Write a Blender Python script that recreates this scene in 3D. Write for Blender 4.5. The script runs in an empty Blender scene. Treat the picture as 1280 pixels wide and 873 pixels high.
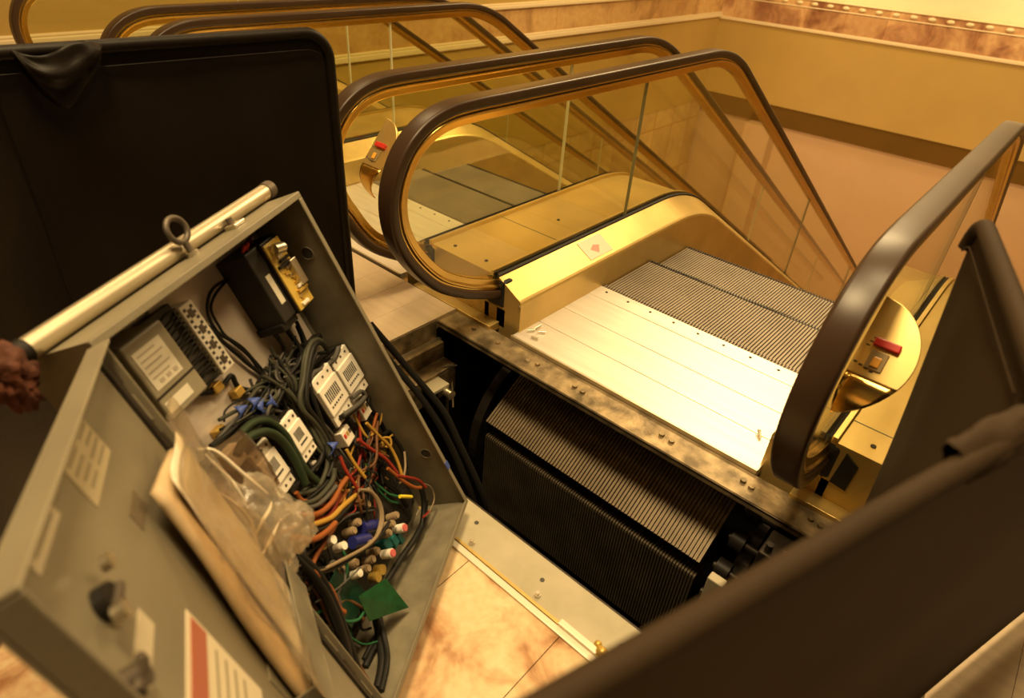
EXPOSURE = 0.2
import bpy, bmesh, math, random
from mathutils import Vector, Matrix, noise
random.seed(7)
bpy.context.scene.cycles.transparent_max_bounces = 48
SC = bpy.context.scene
COL = SC.collection
PI = math.pi

# ------------------------------------------------------------------ materials
MATS = {}
def mat(name, col, rough=.5, metal=0., spec=.5, bump=0., bscale=60., var=0., vscale=6., col2=None, aniso=None, coat=0., detail=4.):
    if name in MATS: return MATS[name]
    m = bpy.data.materials.new(name); m.use_nodes = True
    nt = m.node_tree; b = nt.nodes['Principled BSDF']
    b.inputs['Base Color'].default_value = (*col, 1); b.inputs['Roughness'].default_value = rough
    b.inputs['Metallic'].default_value = metal; b.inputs['Specular IOR Level'].default_value = spec
    b.inputs['Coat Weight'].default_value = coat
    tc = nt.nodes.new('ShaderNodeTexCoord')
    if var > 0 or col2:
        n = nt.nodes.new('ShaderNodeTexNoise'); n.inputs['Scale'].default_value = vscale; n.inputs['Detail'].default_value = detail
        mp = nt.nodes.new('ShaderNodeMapping'); nt.links.new(tc.outputs['Object'], mp.inputs[0])
        if aniso: mp.inputs['Scale'].default_value = aniso
        nt.links.new(mp.outputs[0], n.inputs['Vector'])
        r = nt.nodes.new('ShaderNodeValToRGB'); c2 = col2 or tuple(c*(1-var) for c in col)
        r.color_ramp.elements[0].position = .35; r.color_ramp.elements[1].position = .68
        r.color_ramp.elements[0].color = (*c2, 1); r.color_ramp.elements[1].color = (*col, 1)
        nt.links.new(n.outputs['Fac'], r.inputs[0]); nt.links.new(r.outputs[0], b.inputs['Base Color'])
    if bump > 0:
        n2 = nt.nodes.new('ShaderNodeTexNoise'); n2.inputs['Scale'].default_value = bscale; n2.inputs['Detail'].default_value = 3
        mp2 = nt.nodes.new('ShaderNodeMapping'); nt.links.new(tc.outputs['Object'], mp2.inputs[0])
        if aniso: mp2.inputs['Scale'].default_value = aniso
        nt.links.new(mp2.outputs[0], n2.inputs['Vector'])
        bu = nt.nodes.new('ShaderNodeBump'); bu.inputs['Strength'].default_value = bump; bu.inputs['Distance'].default_value = .01
        nt.links.new(n2.outputs['Fac'], bu.inputs['Height']); nt.links.new(bu.outputs[0], b.inputs['Normal'])
    MATS[name] = m
    return m

def glass_mat(name, tint, refl=.55, rough=.02, film=0., milk=0., mcol=(.8, .7, .55)):
    m = bpy.data.materials.new(name); m.use_nodes = True; nt = m.node_tree
    for n in list(nt.nodes): nt.nodes.remove(n)
    out = nt.nodes.new('ShaderNodeOutputMaterial'); mx = nt.nodes.new('ShaderNodeMixShader')
    t = nt.nodes.new('ShaderNodeBsdfTransparent'); t.inputs[0].default_value = (*tint, 1)
    g = nt.nodes.new('ShaderNodeBsdfGlossy'); g.inputs['Roughness'].default_value = rough; g.inputs[0].default_value = (1, 1, 1, 1)
    f = nt.nodes.new('ShaderNodeFresnel'); f.inputs[0].default_value = 1.45
    ge = nt.nodes.new('ShaderNodeNewGeometry'); io = nt.nodes.new('ShaderNodeMath'); io.operation = 'MULTIPLY_ADD'   # same index from either face of the thin sheet
    io.inputs[1].default_value = 1/1.45-1.45; io.inputs[2].default_value = 1.45
    nt.links.new(ge.outputs['Backfacing'], io.inputs[0]); nt.links.new(io.outputs[0], f.inputs[0])
    mu = nt.nodes.new('ShaderNodeMath'); mu.operation = 'MULTIPLY_ADD'; mu.inputs[1].default_value = refl; mu.inputs[2].default_value = film
    nt.links.new(f.outputs[0], mu.inputs[0]); nt.links.new(mu.outputs[0], mx.inputs[0])
    nt.links.new(t.outputs[0], mx.inputs[1]); nt.links.new(g.outputs[0], mx.inputs[2]); 
    last = mx.outputs[0]
    if milk:
        df = nt.nodes.new('ShaderNodeBsdfDiffuse'); df.inputs[0].default_value = (*mcol, 1); tl = nt.nodes.new('ShaderNodeBsdfTranslucent'); tl.inputs[0].default_value = (*mcol, 1)
        a1 = nt.nodes.new('ShaderNodeMixShader'); nt.links.new(df.outputs[0], a1.inputs[1]); nt.links.new(tl.outputs[0], a1.inputs[2])
        a2 = nt.nodes.new('ShaderNodeMixShader'); a2.inputs[0].default_value = milk; nt.links.new(last, a2.inputs[1]); nt.links.new(a1.outputs[0], a2.inputs[2]); last = a2.outputs[0]
    nt.links.new(last, out.inputs[0])
    MATS[name] = m
    return m

def marble_mat(name, base, vein, dark, scale, tile=None, grout=(.12, .08, .05), rough=.25, off=(0, 0, 0), axes='xy', rows=.5, mortar=.004, warp=1.2):
    m = bpy.data.materials.new(name); m.use_nodes = True; nt = m.node_tree; b = nt.nodes['Principled BSDF']
    L = nt.links.new
    tc = nt.nodes.new('ShaderNodeTexCoord')
    n1 = nt.nodes.new('ShaderNodeTexNoise'); n1.inputs['Scale'].default_value = scale; n1.inputs['Detail'].default_value = 7; n1.inputs['Distortion'].default_value = warp
    L(tc.outputs['Object'], n1.inputs['Vector'])
    r = nt.nodes.new('ShaderNodeValToRGB'); e = r.color_ramp.elements
    e[0].position = .34; e[0].color = (*dark, 1); e[1].position = .57; e[1].color = (*base, 1)
    k = e.new(.45); k.color = (*vein, 1)
    L(n1.outputs['Fac'], r.inputs[0])
    n2 = nt.nodes.new('ShaderNodeTexNoise'); n2.inputs['Scale'].default_value = scale*9; n2.inputs['Detail'].default_value = 5
    L(tc.outputs['Object'], n2.inputs['Vector'])
    mx = nt.nodes.new('ShaderNodeMixRGB'); mx.blend_type = 'OVERLAY'; mx.inputs[0].default_value = .35
    L(r.outputs[0], mx.inputs[1]); L(n2.outputs['Fac'], mx.inputs[2])
    last = mx.outputs[0]
    if tile:
        sp = nt.nodes.new('ShaderNodeSeparateXYZ'); cb = nt.nodes.new('ShaderNodeCombineXYZ')
        L(tc.outputs['Object'], sp.inputs[0])
        ax = {'x': 0, 'y': 1, 'z': 2}
        L(sp.outputs[ax[axes[0]]], cb.inputs[0]); L(sp.outputs[ax[axes[1]]], cb.inputs[1])
        mp = nt.nodes.new('ShaderNodeMapping'); mp.inputs['Location'].default_value = off
        L(cb.outputs[0], mp.inputs[0])
        bk = nt.nodes.new('ShaderNodeTexBrick'); bk.offset = 0.; bk.inputs['Scale'].default_value = 1.
        bk.inputs['Brick Width'].default_value = tile; bk.inputs['Row Height'].default_value = rows
        bk.inputs['Mortar Size'].default_value = mortar; bk.inputs['Mortar Smooth'].default_value = .1
        bk.inputs['Color1'].default_value = (1, 1, 1, 1); bk.inputs['Color2'].default_value = (.72, .66, .62, 1)
        bk.inputs['Mortar'].default_value = (*[g/max(base) for g in grout], 1)
        L(mp.outputs[0], bk.inputs['Vector'])
        m2 = nt.nodes.new('ShaderNodeMixRGB'); m2.blend_type = 'MULTIPLY'; m2.inputs[0].default_value = 1
        L(last, m2.inputs[1]); L(bk.outputs['Color'], m2.inputs[2]); last = m2.outputs[0]
    L(last, b.inputs['Base Color']); b.inputs['Roughness'].default_value = rough
    MATS[name] = m
    return m

BRASS = mat('brass', (.74, .50, .15), .22, 1., var=.22, vscale=5, aniso=(1, .15, 1), bump=.02, bscale=90)
BRASS_SATIN = mat('brass_satin', (.74, .53, .18), .36, .6, var=.2, vscale=4, bump=.03, bscale=70)
BRASS_PLATE = mat('brass_plate', (.82, .62, .24), .36, .85, var=.12, vscale=9)
RUBBER = mat('handrail_rubber', (.058, .031, .016), .36, 0., spec=.38, var=.3, vscale=3)
BOOT = mat('black_rubber', (.012, .010, .009), .6)
GLASS = glass_mat('balustrade_glass', (.952, .957, .865), .8)
JOINT = mat('glass_edge', (.20, .20, .11), .3)
JOINTL = mat('pale_glass_edge', (.62, .60, .40), .3)
STEEL = mat('comb_steel', (.88, .82, .72), .46, .6, var=.12, vscale=7, aniso=(.3, 4, 1), bump=.04, bscale=40)
STEEL2 = mat('landing_steel', (.62, .49, .34), .5, .3, var=.14, vscale=6, aniso=(.3, 5, 1), bump=.05, bscale=60)
TREAD = mat('step_aluminium', (.30, .25, .185), .5, .3, var=.2, vscale=5)
TREADD = mat('worn_step_aluminium', (.29, .225, .145), .5, .4, var=.3, vscale=6)
TREADX = mat('shaded_step_face', (.115, .088, .055), .6, .3, var=.4, vscale=7, spec=.3)  # darker step aluminium: shade on the upright face put into its colour
GREASE = mat('greasy_steel', (.46, .35, .20), .5, .6, var=.7, vscale=14, bump=.25, bscale=45)
DARKSTEEL = mat('dark_steel', (.05, .04, .032), .5, .6, var=.5, vscale=12)
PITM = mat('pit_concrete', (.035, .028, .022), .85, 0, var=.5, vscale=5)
CREAMPAINT = mat('cream_painted_steel', (.44, .39, .27), .5, 0, col2=(.37, .325, .215), vscale=9, bump=.08, bscale=120)
GREY = mat('grey_enamel', (.235, .205, .140), .42, 0, col2=(.195, .168, .115), vscale=7, bump=.03, bscale=150)
GREYIN = mat('grey_enamel_inside', (.25, .22, .15), .55, 0, col2=(.15, .13, .09), vscale=13, bump=.05, bscale=90)
PANEL = mat('white_back_plate', (.72, .62, .52), .4, 0, var=.08, vscale=8)
FABRIC = mat('black_vinyl', (.010, .006, .003), .5, 0, spec=.2, bump=.12, bscale=25, var=.3, vscale=4)
FABRIC2 = mat('dark_brown_canvas', (.036, .021, .009), .75, 0, spec=.2, bump=.1, bscale=220, var=.15, vscale=5)
ALU = mat('aluminium_tube', (.66, .58, .42), .42, .85, var=.12, vscale=9, aniso=(1, 1, 1))
ZINC = mat('zinc_plated', (.70, .64, .52), .35, 1.)
IRON = mat('dull_iron', (.16, .13, .10), .55, .7, var=.3, vscale=40)
WHITEPL = mat('white_plastic', (.86, .80, .68), .45)
BLACKPL = mat('black_plastic', (.012, .010, .008), .5, spec=.25)
DARKGREYPL = mat('charcoal_plastic', (.026, .022, .018), .5, spec=.25)
PAPER = mat('label_paper', (.72, .66, .52), .6, var=.08, vscale=30)
PAPERT = mat('tan_paper', (.62, .46, .27), .7, var=.25, vscale=20)
INK = mat('ink', (.05, .045, .04), .6)
REDP = mat('red_plastic', (.55, .03, .02), .35)
WIRE = {
 'black': mat('black_cable', (.013, .012, .010), .5, spec=.22), 'grey': mat('grey_cable', (.085, .078, .068), .5, spec=.22),
 'olive': mat('olive_cable', (.055, .055, .036), .5, spec=.22), 'green': mat('dark_green_cable', (.024, .040, .018), .5, spec=.22),
 'dgreen': mat('green_wire', (.02, .12, .05), .5, spec=.22), 'yellow': mat('yellow_wire', (.44, .25, .04), .5, spec=.22),
 'red': mat('red_wire', (.26, .028, .015), .5, spec=.22), 'orange': mat('orange_wire', (.29, .085, .02), .5, spec=.22),
 'tan': mat('tan_wire', (.27, .20, .12), .5, spec=.22), 'brown': mat('brown_cable', (.14, .06, .025), .5, spec=.22), 'lemon': mat('lemon_sleeve', (.80, .66, .05), .5, spec=.22)}
BLUE = mat('blue_tape', (.05, .09, .36), .5); BLUEC = mat('blue_capacitor', (.02, .025, .17), .3)
TEAL = mat('teal_plastic', (.01, .13, .13), .4); PCB = mat('green_circuit_board', (.008, .085, .025), .4, var=.35, vscale=60)
TANC = mat('tan_ceramic', (.33, .24, .14), .5); YELB = mat('brass_bracket', (.70, .46, .10), .38, .5, var=.2, vscale=30)
PINK = mat('pink_lamp', (.65, .15, .14), .3)
RUST = mat('rust_cloth', (.14, .038, .013), .8, var=.5, vscale=18, bump=.4, bscale=60)
GOLDW = mat('gold_wall', (.49, .325, .085), .55, 0, var=.06, vscale=2.0)
CREAMW = mat('cream_moulding', (.80, .66, .40), .4)
CREAMT = mat('cream_wall', (.84, .74, .48), .5, var=.06, vscale=3)
DARKW = mat('fascia_shade_band', (.15, .08, .014), .85, spec=.1, var=.1, vscale=2)  # dark colour stands in for the shade under the far fascia
PINKW = mat('peach_wall', (.60, .40, .215), .6, var=.06, vscale=1.2)
MARB = marble_mat('floor_marble', (.80, .62, .37), (.68, .45, .25), (.40, .20, .09), 5.2, tile=.30, rows=2.8, off=(.12, 2.0, 0), grout=(.10, .06, .03), rough=.22, mortar=.0012)
MARBB = marble_mat('band_marble', (.70, .44, .21), (.50, .27, .13), (.30, .13, .07), 1.4, tile=.75, rows=4, off=(0, 2, 0), axes='xz', grout=(.45, .28, .14), rough=.3, mortar=.004)
MARBL = marble_mat('side_band_marble', (.66, .42, .17), (.58, .35, .14), (.45, .26, .10), 1.6, tile=1.5, rows=4, off=(0, 2, 0), axes='yz', grout=(.5, .34, .14), rough=.3, mortar=.005)
WALLT = marble_mat('panelled_wall', (.66, .47, .20), (.60, .42, .18), (.50, .34, .14), .8, tile=.75, rows=1.1, axes='yz', grout=(.38, .26, .11), rough=.35, mortar=.012)

# ------------------------------------------------------------------ mesh building
class MB:
    def __init__(s): s.v = []; s.f = []; s.mi = []; s.m = 0; s.sm = []
    def add(s, vs, fs, smooth=False):
        o = len(s.v); s.v += [Vector(v) for v in vs]
        for f in fs: s.f.append([i+o for i in f]); s.mi.append(s.m); s.sm.append(smooth)
        return s
    def box(s, lo, hi, T=None):
        (a, b, c), (d, e, f) = lo, hi
        vs = [Vector(p) for p in ((a, b, c), (d, b, c), (d, e, c), (a, e, c), (a, b, f), (d, b, f), (d, e, f), (a, e, f))]
        if T is not None: vs = [T @ v for v in vs]
        return s.add(vs, [(0, 3, 2, 1), (4, 5, 6, 7), (0, 1, 5, 4), (1, 2, 6, 5), (2, 3, 7, 6), (3, 0, 4, 7)])
    def cbox(s, c, size, T=None):
        return s.box([c[i]-size[i]/2 for i in range(3)], [c[i]+size[i]/2 for i in range(3)], T)
    def tube(s, pts, r, n=8, cap=True, closed=False):
        pts = [Vector(p) for p in pts]; N = len(pts)
        rr = r if isinstance(r, (list, tuple)) else [r]*N
        rings = []; up = None
        for i, p in enumerate(pts):
            if closed: d = pts[(i+1) % N]-pts[i-1]
            else: d = pts[min(i+1, N-1)]-pts[max(i-1, 0)]
            if d.length < 1e-9: d = Vector((0, 0, 1))
            d.normalize()
            if up is None: up = Vector((0, 0, 1)) if abs(d.z) < .9 else Vector((1, 0, 0))
            x = d.cross(up)
            if x.length < 1e-6: x = d.orthogonal()
            x.normalize(); y = x.cross(d); up = y
            rings.append([p+(x*math.cos(2*PI*k/n)+y*math.sin(2*PI*k/n))*rr[i] for k in range(n)])
        vs = [v for R in rings for v in R]; fs = []
        for i in range(N if closed else N-1):
            j = (i+1) % N
            for k in range(n): fs.append((i*n+k, i*n+(k+1) % n, j*n+(k+1) % n, j*n+k))
        s.add(vs, fs, True)
        if cap and not closed:
            s.add(rings[0], [tuple(range(n))]); s.add(rings[-1], [tuple(reversed(range(n)))])
        return s
    def cyl(s, a, b, r, n=16, r2=None): return s.tube([a, b], [r, r if r2 is None else r2], n)
    def prism(s, poly, a0, a1, ax='x', T=None):   # polygon in the two other axes, extruded along ax
        def P(u, w, t): return {'x': (t, u, w), 'y': (u, t, w), 'z': (u, w, t)}[ax]
        n = len(poly); vs = [Vector(P(u, w, a0)) for u, w in poly]+[Vector(P(u, w, a1)) for u, w in poly]
        if T is not None: vs = [T @ v for v in vs]
        fs = [tuple(range(n)), tuple(reversed(range(n, 2*n)))]+[(i, i+n, (i+1) % n+n, (i+1) % n) for i in range(n)]
        return s.add(vs, fs)
    def loft(s, secs, closed=True, smooth=False, cap=True):
        n = len(secs[0]); vs = [p for q in secs for p in q]; fs = []
        for i in range(len(secs)-1):
            for k in range(n if closed else n-1):
                fs.append((i*n+k, i*n+(k+1) % n, (i+1)*n+(k+1) % n, (i+1)*n+k))
        s.add(vs, fs, smooth)
        if cap and closed: s.add(secs[0], [tuple(reversed(range(n)))]); s.add(secs[-1], [tuple(range(n))])
        return s
    def grid(s, fn, nu, nv, smooth=True):
        vs = [fn(i/nu, j/nv) for j in range(nv+1) for i in range(nu+1)]
        fs = [(j*(nu+1)+i, j*(nu+1)+i+1, (j+1)*(nu+1)+i+1, (j+1)*(nu+1)+i) for j in range(nv) for i in range(nu)]
        return s.add(vs, fs, smooth)
    def sphere(s, c, r, nu=14, nv=8, sc=(1, 1, 1)):
        c = Vector(c)
        def fn(u, v):
            a, b = 2*PI*u, PI*(v-.5)
            return c+Vector((r*sc[0]*math.cos(b)*math.cos(a), r*sc[1]*math.cos(b)*math.sin(a), r*sc[2]*math.sin(b)))
        return s.grid(fn, nu, nv)
    def build(s, name, m, parent=None, bevel=0., seg=2, smooth_angle=None, solid=0., label=None, T=None):
        me = bpy.data.meshes.new(name)
        vs = s.v
        if T is not None: vs = [T @ v for v in vs]
        if parent is not None:
            iv = WM[parent.name].inverted(); vs = [iv @ v for v in vs]
            base = WM[parent.name]
        else:
            lo = Vector([min(v[i] for v in vs) for i in range(3)]); hi = Vector([max(v[i] for v in vs) for i in range(3)])
            c = Vector(((lo.x+hi.x)/2, (lo.y+hi.y)/2, lo.z)); base = Matrix.Translation(c)
            vs = [v-c for v in vs]
        me.from_pydata([tuple(v) for v in vs], [], s.f); 
        for q in (m if isinstance(m, (list, tuple)) else [m]): me.materials.append(q)
        for p, i, sm in zip(me.polygons, s.mi, s.sm): p.material_index = i; p.use_smooth = sm
        bm = bmesh.new(); bm.from_mesh(me); bmesh.ops.recalc_face_normals(bm, faces=bm.faces); bm.to_mesh(me); bm.free()
        me.update()
        o = bpy.data.objects.new(name, me); COL.objects.link(o)
        if parent is not None: o.parent = parent
        else: o.matrix_world = base
        WM[o.name] = base.copy()
        if solid:
            md = o.modifiers.new('thickness', 'SOLIDIFY'); md.thickness = solid; md.offset = 0
        if bevel:
            md = o.modifiers.new('bevel', 'BEVEL'); md.width = bevel; md.segments = seg; md.limit_method = 'ANGLE'; md.angle_limit = .7
        if label: o['label'] = label
        return o
WM = {}
def tag(o, label, cat, group=None):
    o['label'] = label; o['category'] = cat
    if group: o['group'] = group
    return o
def thing(name, label, cat, base, group=None, Mx=None):
    o = bpy.data.objects.new(name, None); COL.objects.link(o); o.empty_display_size = .1
    o.matrix_world = Mx if Mx is not None else Matrix.Translation(base)
    WM[o.name] = o.matrix_world.copy()
    return tag(o, label, cat, group)
def structure(o): o['kind'] = 'structure'; return o
def dup(root, move, label, rot=None):
    r = root.copy(); COL.objects.link(r)
    Mx = Matrix.Translation(move) @ WM[root.name]
    if rot is not None: Mx = Mx @ rot
    r.matrix_world = Mx; WM[r.name] = Mx.copy(); r['label'] = label
    for ch in list(root.children):
        c = ch.copy(); COL.objects.link(c); c.parent = r; WM[c.name] = Mx.copy()
        for g in list(ch.children):
            d = g.copy(); COL.objects.link(d); d.parent = c; WM[d.name] = Mx.copy()
    return r
def smooth_path(pts, k=5):
    pts = [Vector(p) for p in pts]; out = []
    if len(pts) < 3: return pts
    for i in range(len(pts)-1):
        p0 = pts[max(i-1, 0)]; p1 = pts[i]; p2 = pts[i+1]; p3 = pts[min(i+2, len(pts)-1)]
        for j in range(k):
            t = j/k
            out.append(.5*((2*p1)+(p2-p0)*t+(2*p0-5*p1+4*p2-p3)*t*t+(3*p1-p0-3*p2+p3)*t**3))
    out.append(pts[-1]); return out

# ================================================================== camera
cam = bpy.data.cameras.new('camera'); co = bpy.data.objects.new('camera', cam); COL.objects.link(co)
R_ = ((0.7415461, 0.6681551, 0.0606477), (0.4126613, -0.3829712, -0.8264646), (-0.5289802, 0.6378885, -0.5597126))
co.matrix_world = Matrix(((R_[0][0], -R_[1][0], -R_[2][0], 0), (R_[0][1], -R_[1][1], -R_[2][1], 0), (R_[0][2], -R_[1][2], -R_[2][2], 1.4), (0, 0, 0, 1)))
cam.sensor_width = 36; cam.lens = 795.42*36/1280; cam.shift_y = -10/1280; cam.clip_start = .02; cam.clip_end = 100
cam.dof.use_dof = True; cam.dof.focus_distance = 2.2; cam.dof.aperture_fstop = 3.2
SC.camera = co
SC.view_settings.view_transform = 'Standard'; SC.view_settings.look = 'None'; SC.view_settings.gamma = 1; SC.view_settings.use_curve_mapping = False
SC.view_settings.exposure = EXPOSURE

# ================================================================== plan of the place
XA, XB, XC, XD, XE, XF = -.184, -1.481, -1.890, -3.217, -3.64, -4.953   # the six glass balustrades
YF = 1.66            # front of decks and skirts
DZ = .205            # deck height at the glass
FARY = 14.4; LEFTX = -6.8; RIGHTX = 2.6; LOWZ = -5.6; CEIL = 4.6

# ------------------------------------------------------------------ setting
b = MB()
b.box((LEFTX-.4, -3.0, -.06), (RIGHTX+.4, .80, 0))
structure(b.build('floor', MARB))
b = MB(); b.box((LEFTX-.4, -3.0, -.3), (RIGHTX+.4, .78, -.06)); b.box((.42, .8, -.3), (RIGHTX+.4, 2.9, -.02)); b.box((LEFTX, .8, -.3), (-1.66, .86, -.02)); b.box((LEFTX, 1.55, -.3), (-1.66, 1.6, -.02))
structure(b.build('trim_1', PITM))
# pit lining
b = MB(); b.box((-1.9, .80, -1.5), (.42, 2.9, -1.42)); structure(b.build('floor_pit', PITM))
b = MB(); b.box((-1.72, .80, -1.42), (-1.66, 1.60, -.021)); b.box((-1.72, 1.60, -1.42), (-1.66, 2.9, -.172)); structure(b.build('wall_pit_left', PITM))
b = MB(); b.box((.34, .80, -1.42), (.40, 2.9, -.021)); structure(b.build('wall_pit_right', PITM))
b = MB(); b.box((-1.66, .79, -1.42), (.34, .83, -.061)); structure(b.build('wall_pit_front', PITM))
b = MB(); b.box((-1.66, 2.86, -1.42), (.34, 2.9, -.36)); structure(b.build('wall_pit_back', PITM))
# well walls
b = MB(); b.box((LEFTX-.2, FARY, -1.72), (RIGHTX+.4, FARY+.5, -.22)); structure(b.build('wall_far', GOLDW))
b = MB(); b.box((LEFTX-.2, FARY-.01, -.20), (RIGHTX+.4, FARY+.5, .30)); structure(b.build('trim_2', MARBB))
b = MB(); b.box((LEFTX-.2, FARY-.04, -.25), (RIGHTX+.4, FARY+.1, -.19)); b.box((LEFTX-.2, FARY-.025, .165), (RIGHTX+.4, FARY+.1, .185)); b.box((LEFTX-.2, FARY-.03, .30), (RIGHTX+.4, FARY+.1, .325)); structure(b.build('trim_3', CREAMW, bevel=.012))
b = MB(); b.box((LEFTX-.2, FARY+.12, .30), (RIGHTX+.4, FARY+.5, CEIL)); structure(b.build('wall_far_upper', CREAMT))
b = MB(); b.box((LEFTX-.2, FARY+.02, -2.12), (RIGHTX+.4, FARY+.5, -1.721)); structure(b.build('trim_4', DARKW))  # strip painted dark as the shade below the gold panel
b = MB(); b.box((LEFTX-.2, FARY+.10, LOWZ), (RIGHTX+.4, FARY+.5, -2.121)); b.box((-5.55, FARY-.30, LOWZ), (-4.95, FARY+.10, -2.121)); structure(b.build('wall_far_lower', PINKW))
b = MB(); b.box((LEFTX-.3, -3, -1.9), (LEFTX, FARY, -.20)); structure(b.build('wall_left', GOLDW))
b = MB(); b.box((LEFTX-.3, -3, -.15), (LEFTX+.01, FARY, .24)); structure(b.build('trim_5', MARBL))
b = MB(); b.box((LEFTX-.3, -3, -.21), (LEFTX+.05, FARY, -.145)); b.box((LEFTX-.3, -3, -.145), (LEFTX+.03, FARY, -.115)); b.box((LEFTX-.3, -3, .235), (LEFTX+.05, FARY, .285)); b.box((LEFTX-.3, -3, .285), (LEFTX+.025, FARY, .31)); structure(b.build('trim_6', CREAMW, bevel=.01))
b = MB(); b.box((LEFTX-.3, -3, .31), (LEFTX, FARY+.4, CEIL)); structure(b.build('wall_left_upper', GOLDW))
b = MB(); b.box((LEFTX-.3, -3, LOWZ), (LEFTX-.02, FARY, -1.901)); structure(b.build('wall_left_lower', WALLT))
b = MB(); b.box((RIGHTX, 2.9, LOWZ), (RIGHTX+.4, FARY, -.0)); structure(b.build('wall_right', GOLDW))
b = MB(); b.box((LEFTX-.3, 2.9, LOWZ-.1), (RIGHTX+.4, FARY+.5, LOWZ)); structure(b.build('floor_lower', PINKW))
b = MB(); b.box((LEFTX-.3, -3.2, CEIL), (RIGHTX+.4, FARY+.5, CEIL+.1)); structure(b.build('ceiling', CREAMT))
# the row of small brass beads under the far ledge
bead_root = thing('bead_moulding', 'row of small bright beads along the ledge above the red marble band on far side', 'moulding', (-3, FARY, .235))
for i in range(30):
    s = MB().sphere((-6.4+i*.30, FARY-.015, .243), .042, 10, 6, (1.6, .7, .8)); s.build('bead', CREAMW, bead_root)

# ------------------------------------------------------------------ escalator profile (side view, y and z)
NEWEL = [(1.72, .100), (1.66, .112), (1.56, .146), (1.45, .193), (1.32, .272), (1.215, .385), (1.150, .50), (1.130, .61), (1.147, .71), (1.200, .803), (1.285, .868), (1.385, .899), (1.50, .906), (1.62, .906)]
def base_path(dy=0., by=0.):
    P = [(p.x, p.y) for p in smooth_path([(a, c, 0) for a, c in NEWEL], 5)]
    P = [(y+dy*min(1, max(0, (c-.15)/.25)), c) for y, c in P]
    P += [(y, .906) for y in (1.9, 2.3, 2.6)]
    for i in range(0, 11): a = PI/2-math.radians(30)*i/10; P.append((3.11+by+.9*math.cos(a), .006+.9*math.sin(a)))
    y0, z0 = P[-1]
    for L in (1, 2.5, 4, 5.5, 7.0, 8.6): P.append((y0+L*math.cos(PI/6), z0-L*math.sin(PI/6)))
    return P
def offset(P, o):
    out = []; n = len(P)
    for i, (y, z) in enumerate(P):
        a = P[max(i-1, 0)]; c = P[min(i+1, n-1)]; d = Vector((c[0]-a[0], c[1]-a[1])).normalized()
        out.append((y+d.y*o, z-d.x*o))
    return out
def cut(P, y):       # start the path where its lower branch reaches y
    k = 0
    while P[k][0] > y: k += 1
    return P[k:]
def sweep(prof, x, P):
    n = len(P); secs = []
    for i, (y, z) in enumerate(P):
        a = P[max(i-1, 0)]; c = P[min(i+1, n-1)]; d = Vector((c[0]-a[0], c[1]-a[1])).normalized()
        nn = (-d.y, d.x)
        secs.append([Vector((x+u, y-nn[0]*o, z-nn[1]*o)) for u, o in prof])
    return secs
def drop(y, y0=2.9, R=1.0):        # how far floor-level things have sunk at y
    ya = y0+R*math.sin(PI/6)
    if y <= y0: return 0.
    if y < ya: return R-math.sqrt(R*R-(y-y0)**2)
    return R*(1-math.cos(PI/6))+(y-ya)*math.tan(PI/6)
def branches(P):
    k = min(range(len(P)), key=lambda i: P[i][0]); return P[k], list(reversed(P[:k+1])), P[k:]
def interp(B, y):
    if y <= B[0][0]: return B[0][1]
    for a, c in zip(B[:-1], B[1:]):
        if a[0] <= y <= c[0] and c[0] > a[0]: return a[1]+(c[1]-a[1])*(y-a[0])/(c[0]-a[0])
    return B[-1][1]
YS = [YF+.0, 1.9, 2.3, 2.6, 2.9]+[2.9+.05*i for i in range(1, 11)]+[3.6, 4, 5, 6, 7, 8, 9, 10, 11]

def glass_pane(x, y0, y1, G):
    ys = [y0+(y1-y0)*i/30 for i in range(31)]; t = .006
    front, lo, up = G; secs = []
    for y in ys:
        zt = interp(up, y); zb = interp(lo, y) if y < YF else DZ-.03-drop(y)
        secs.append([Vector((x-t, y, zb)), Vector((x+t, y, zb)), Vector((x+t, y, zt)), Vector((x-t, y, zt))])
    return MB().loft(secs)

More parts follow.
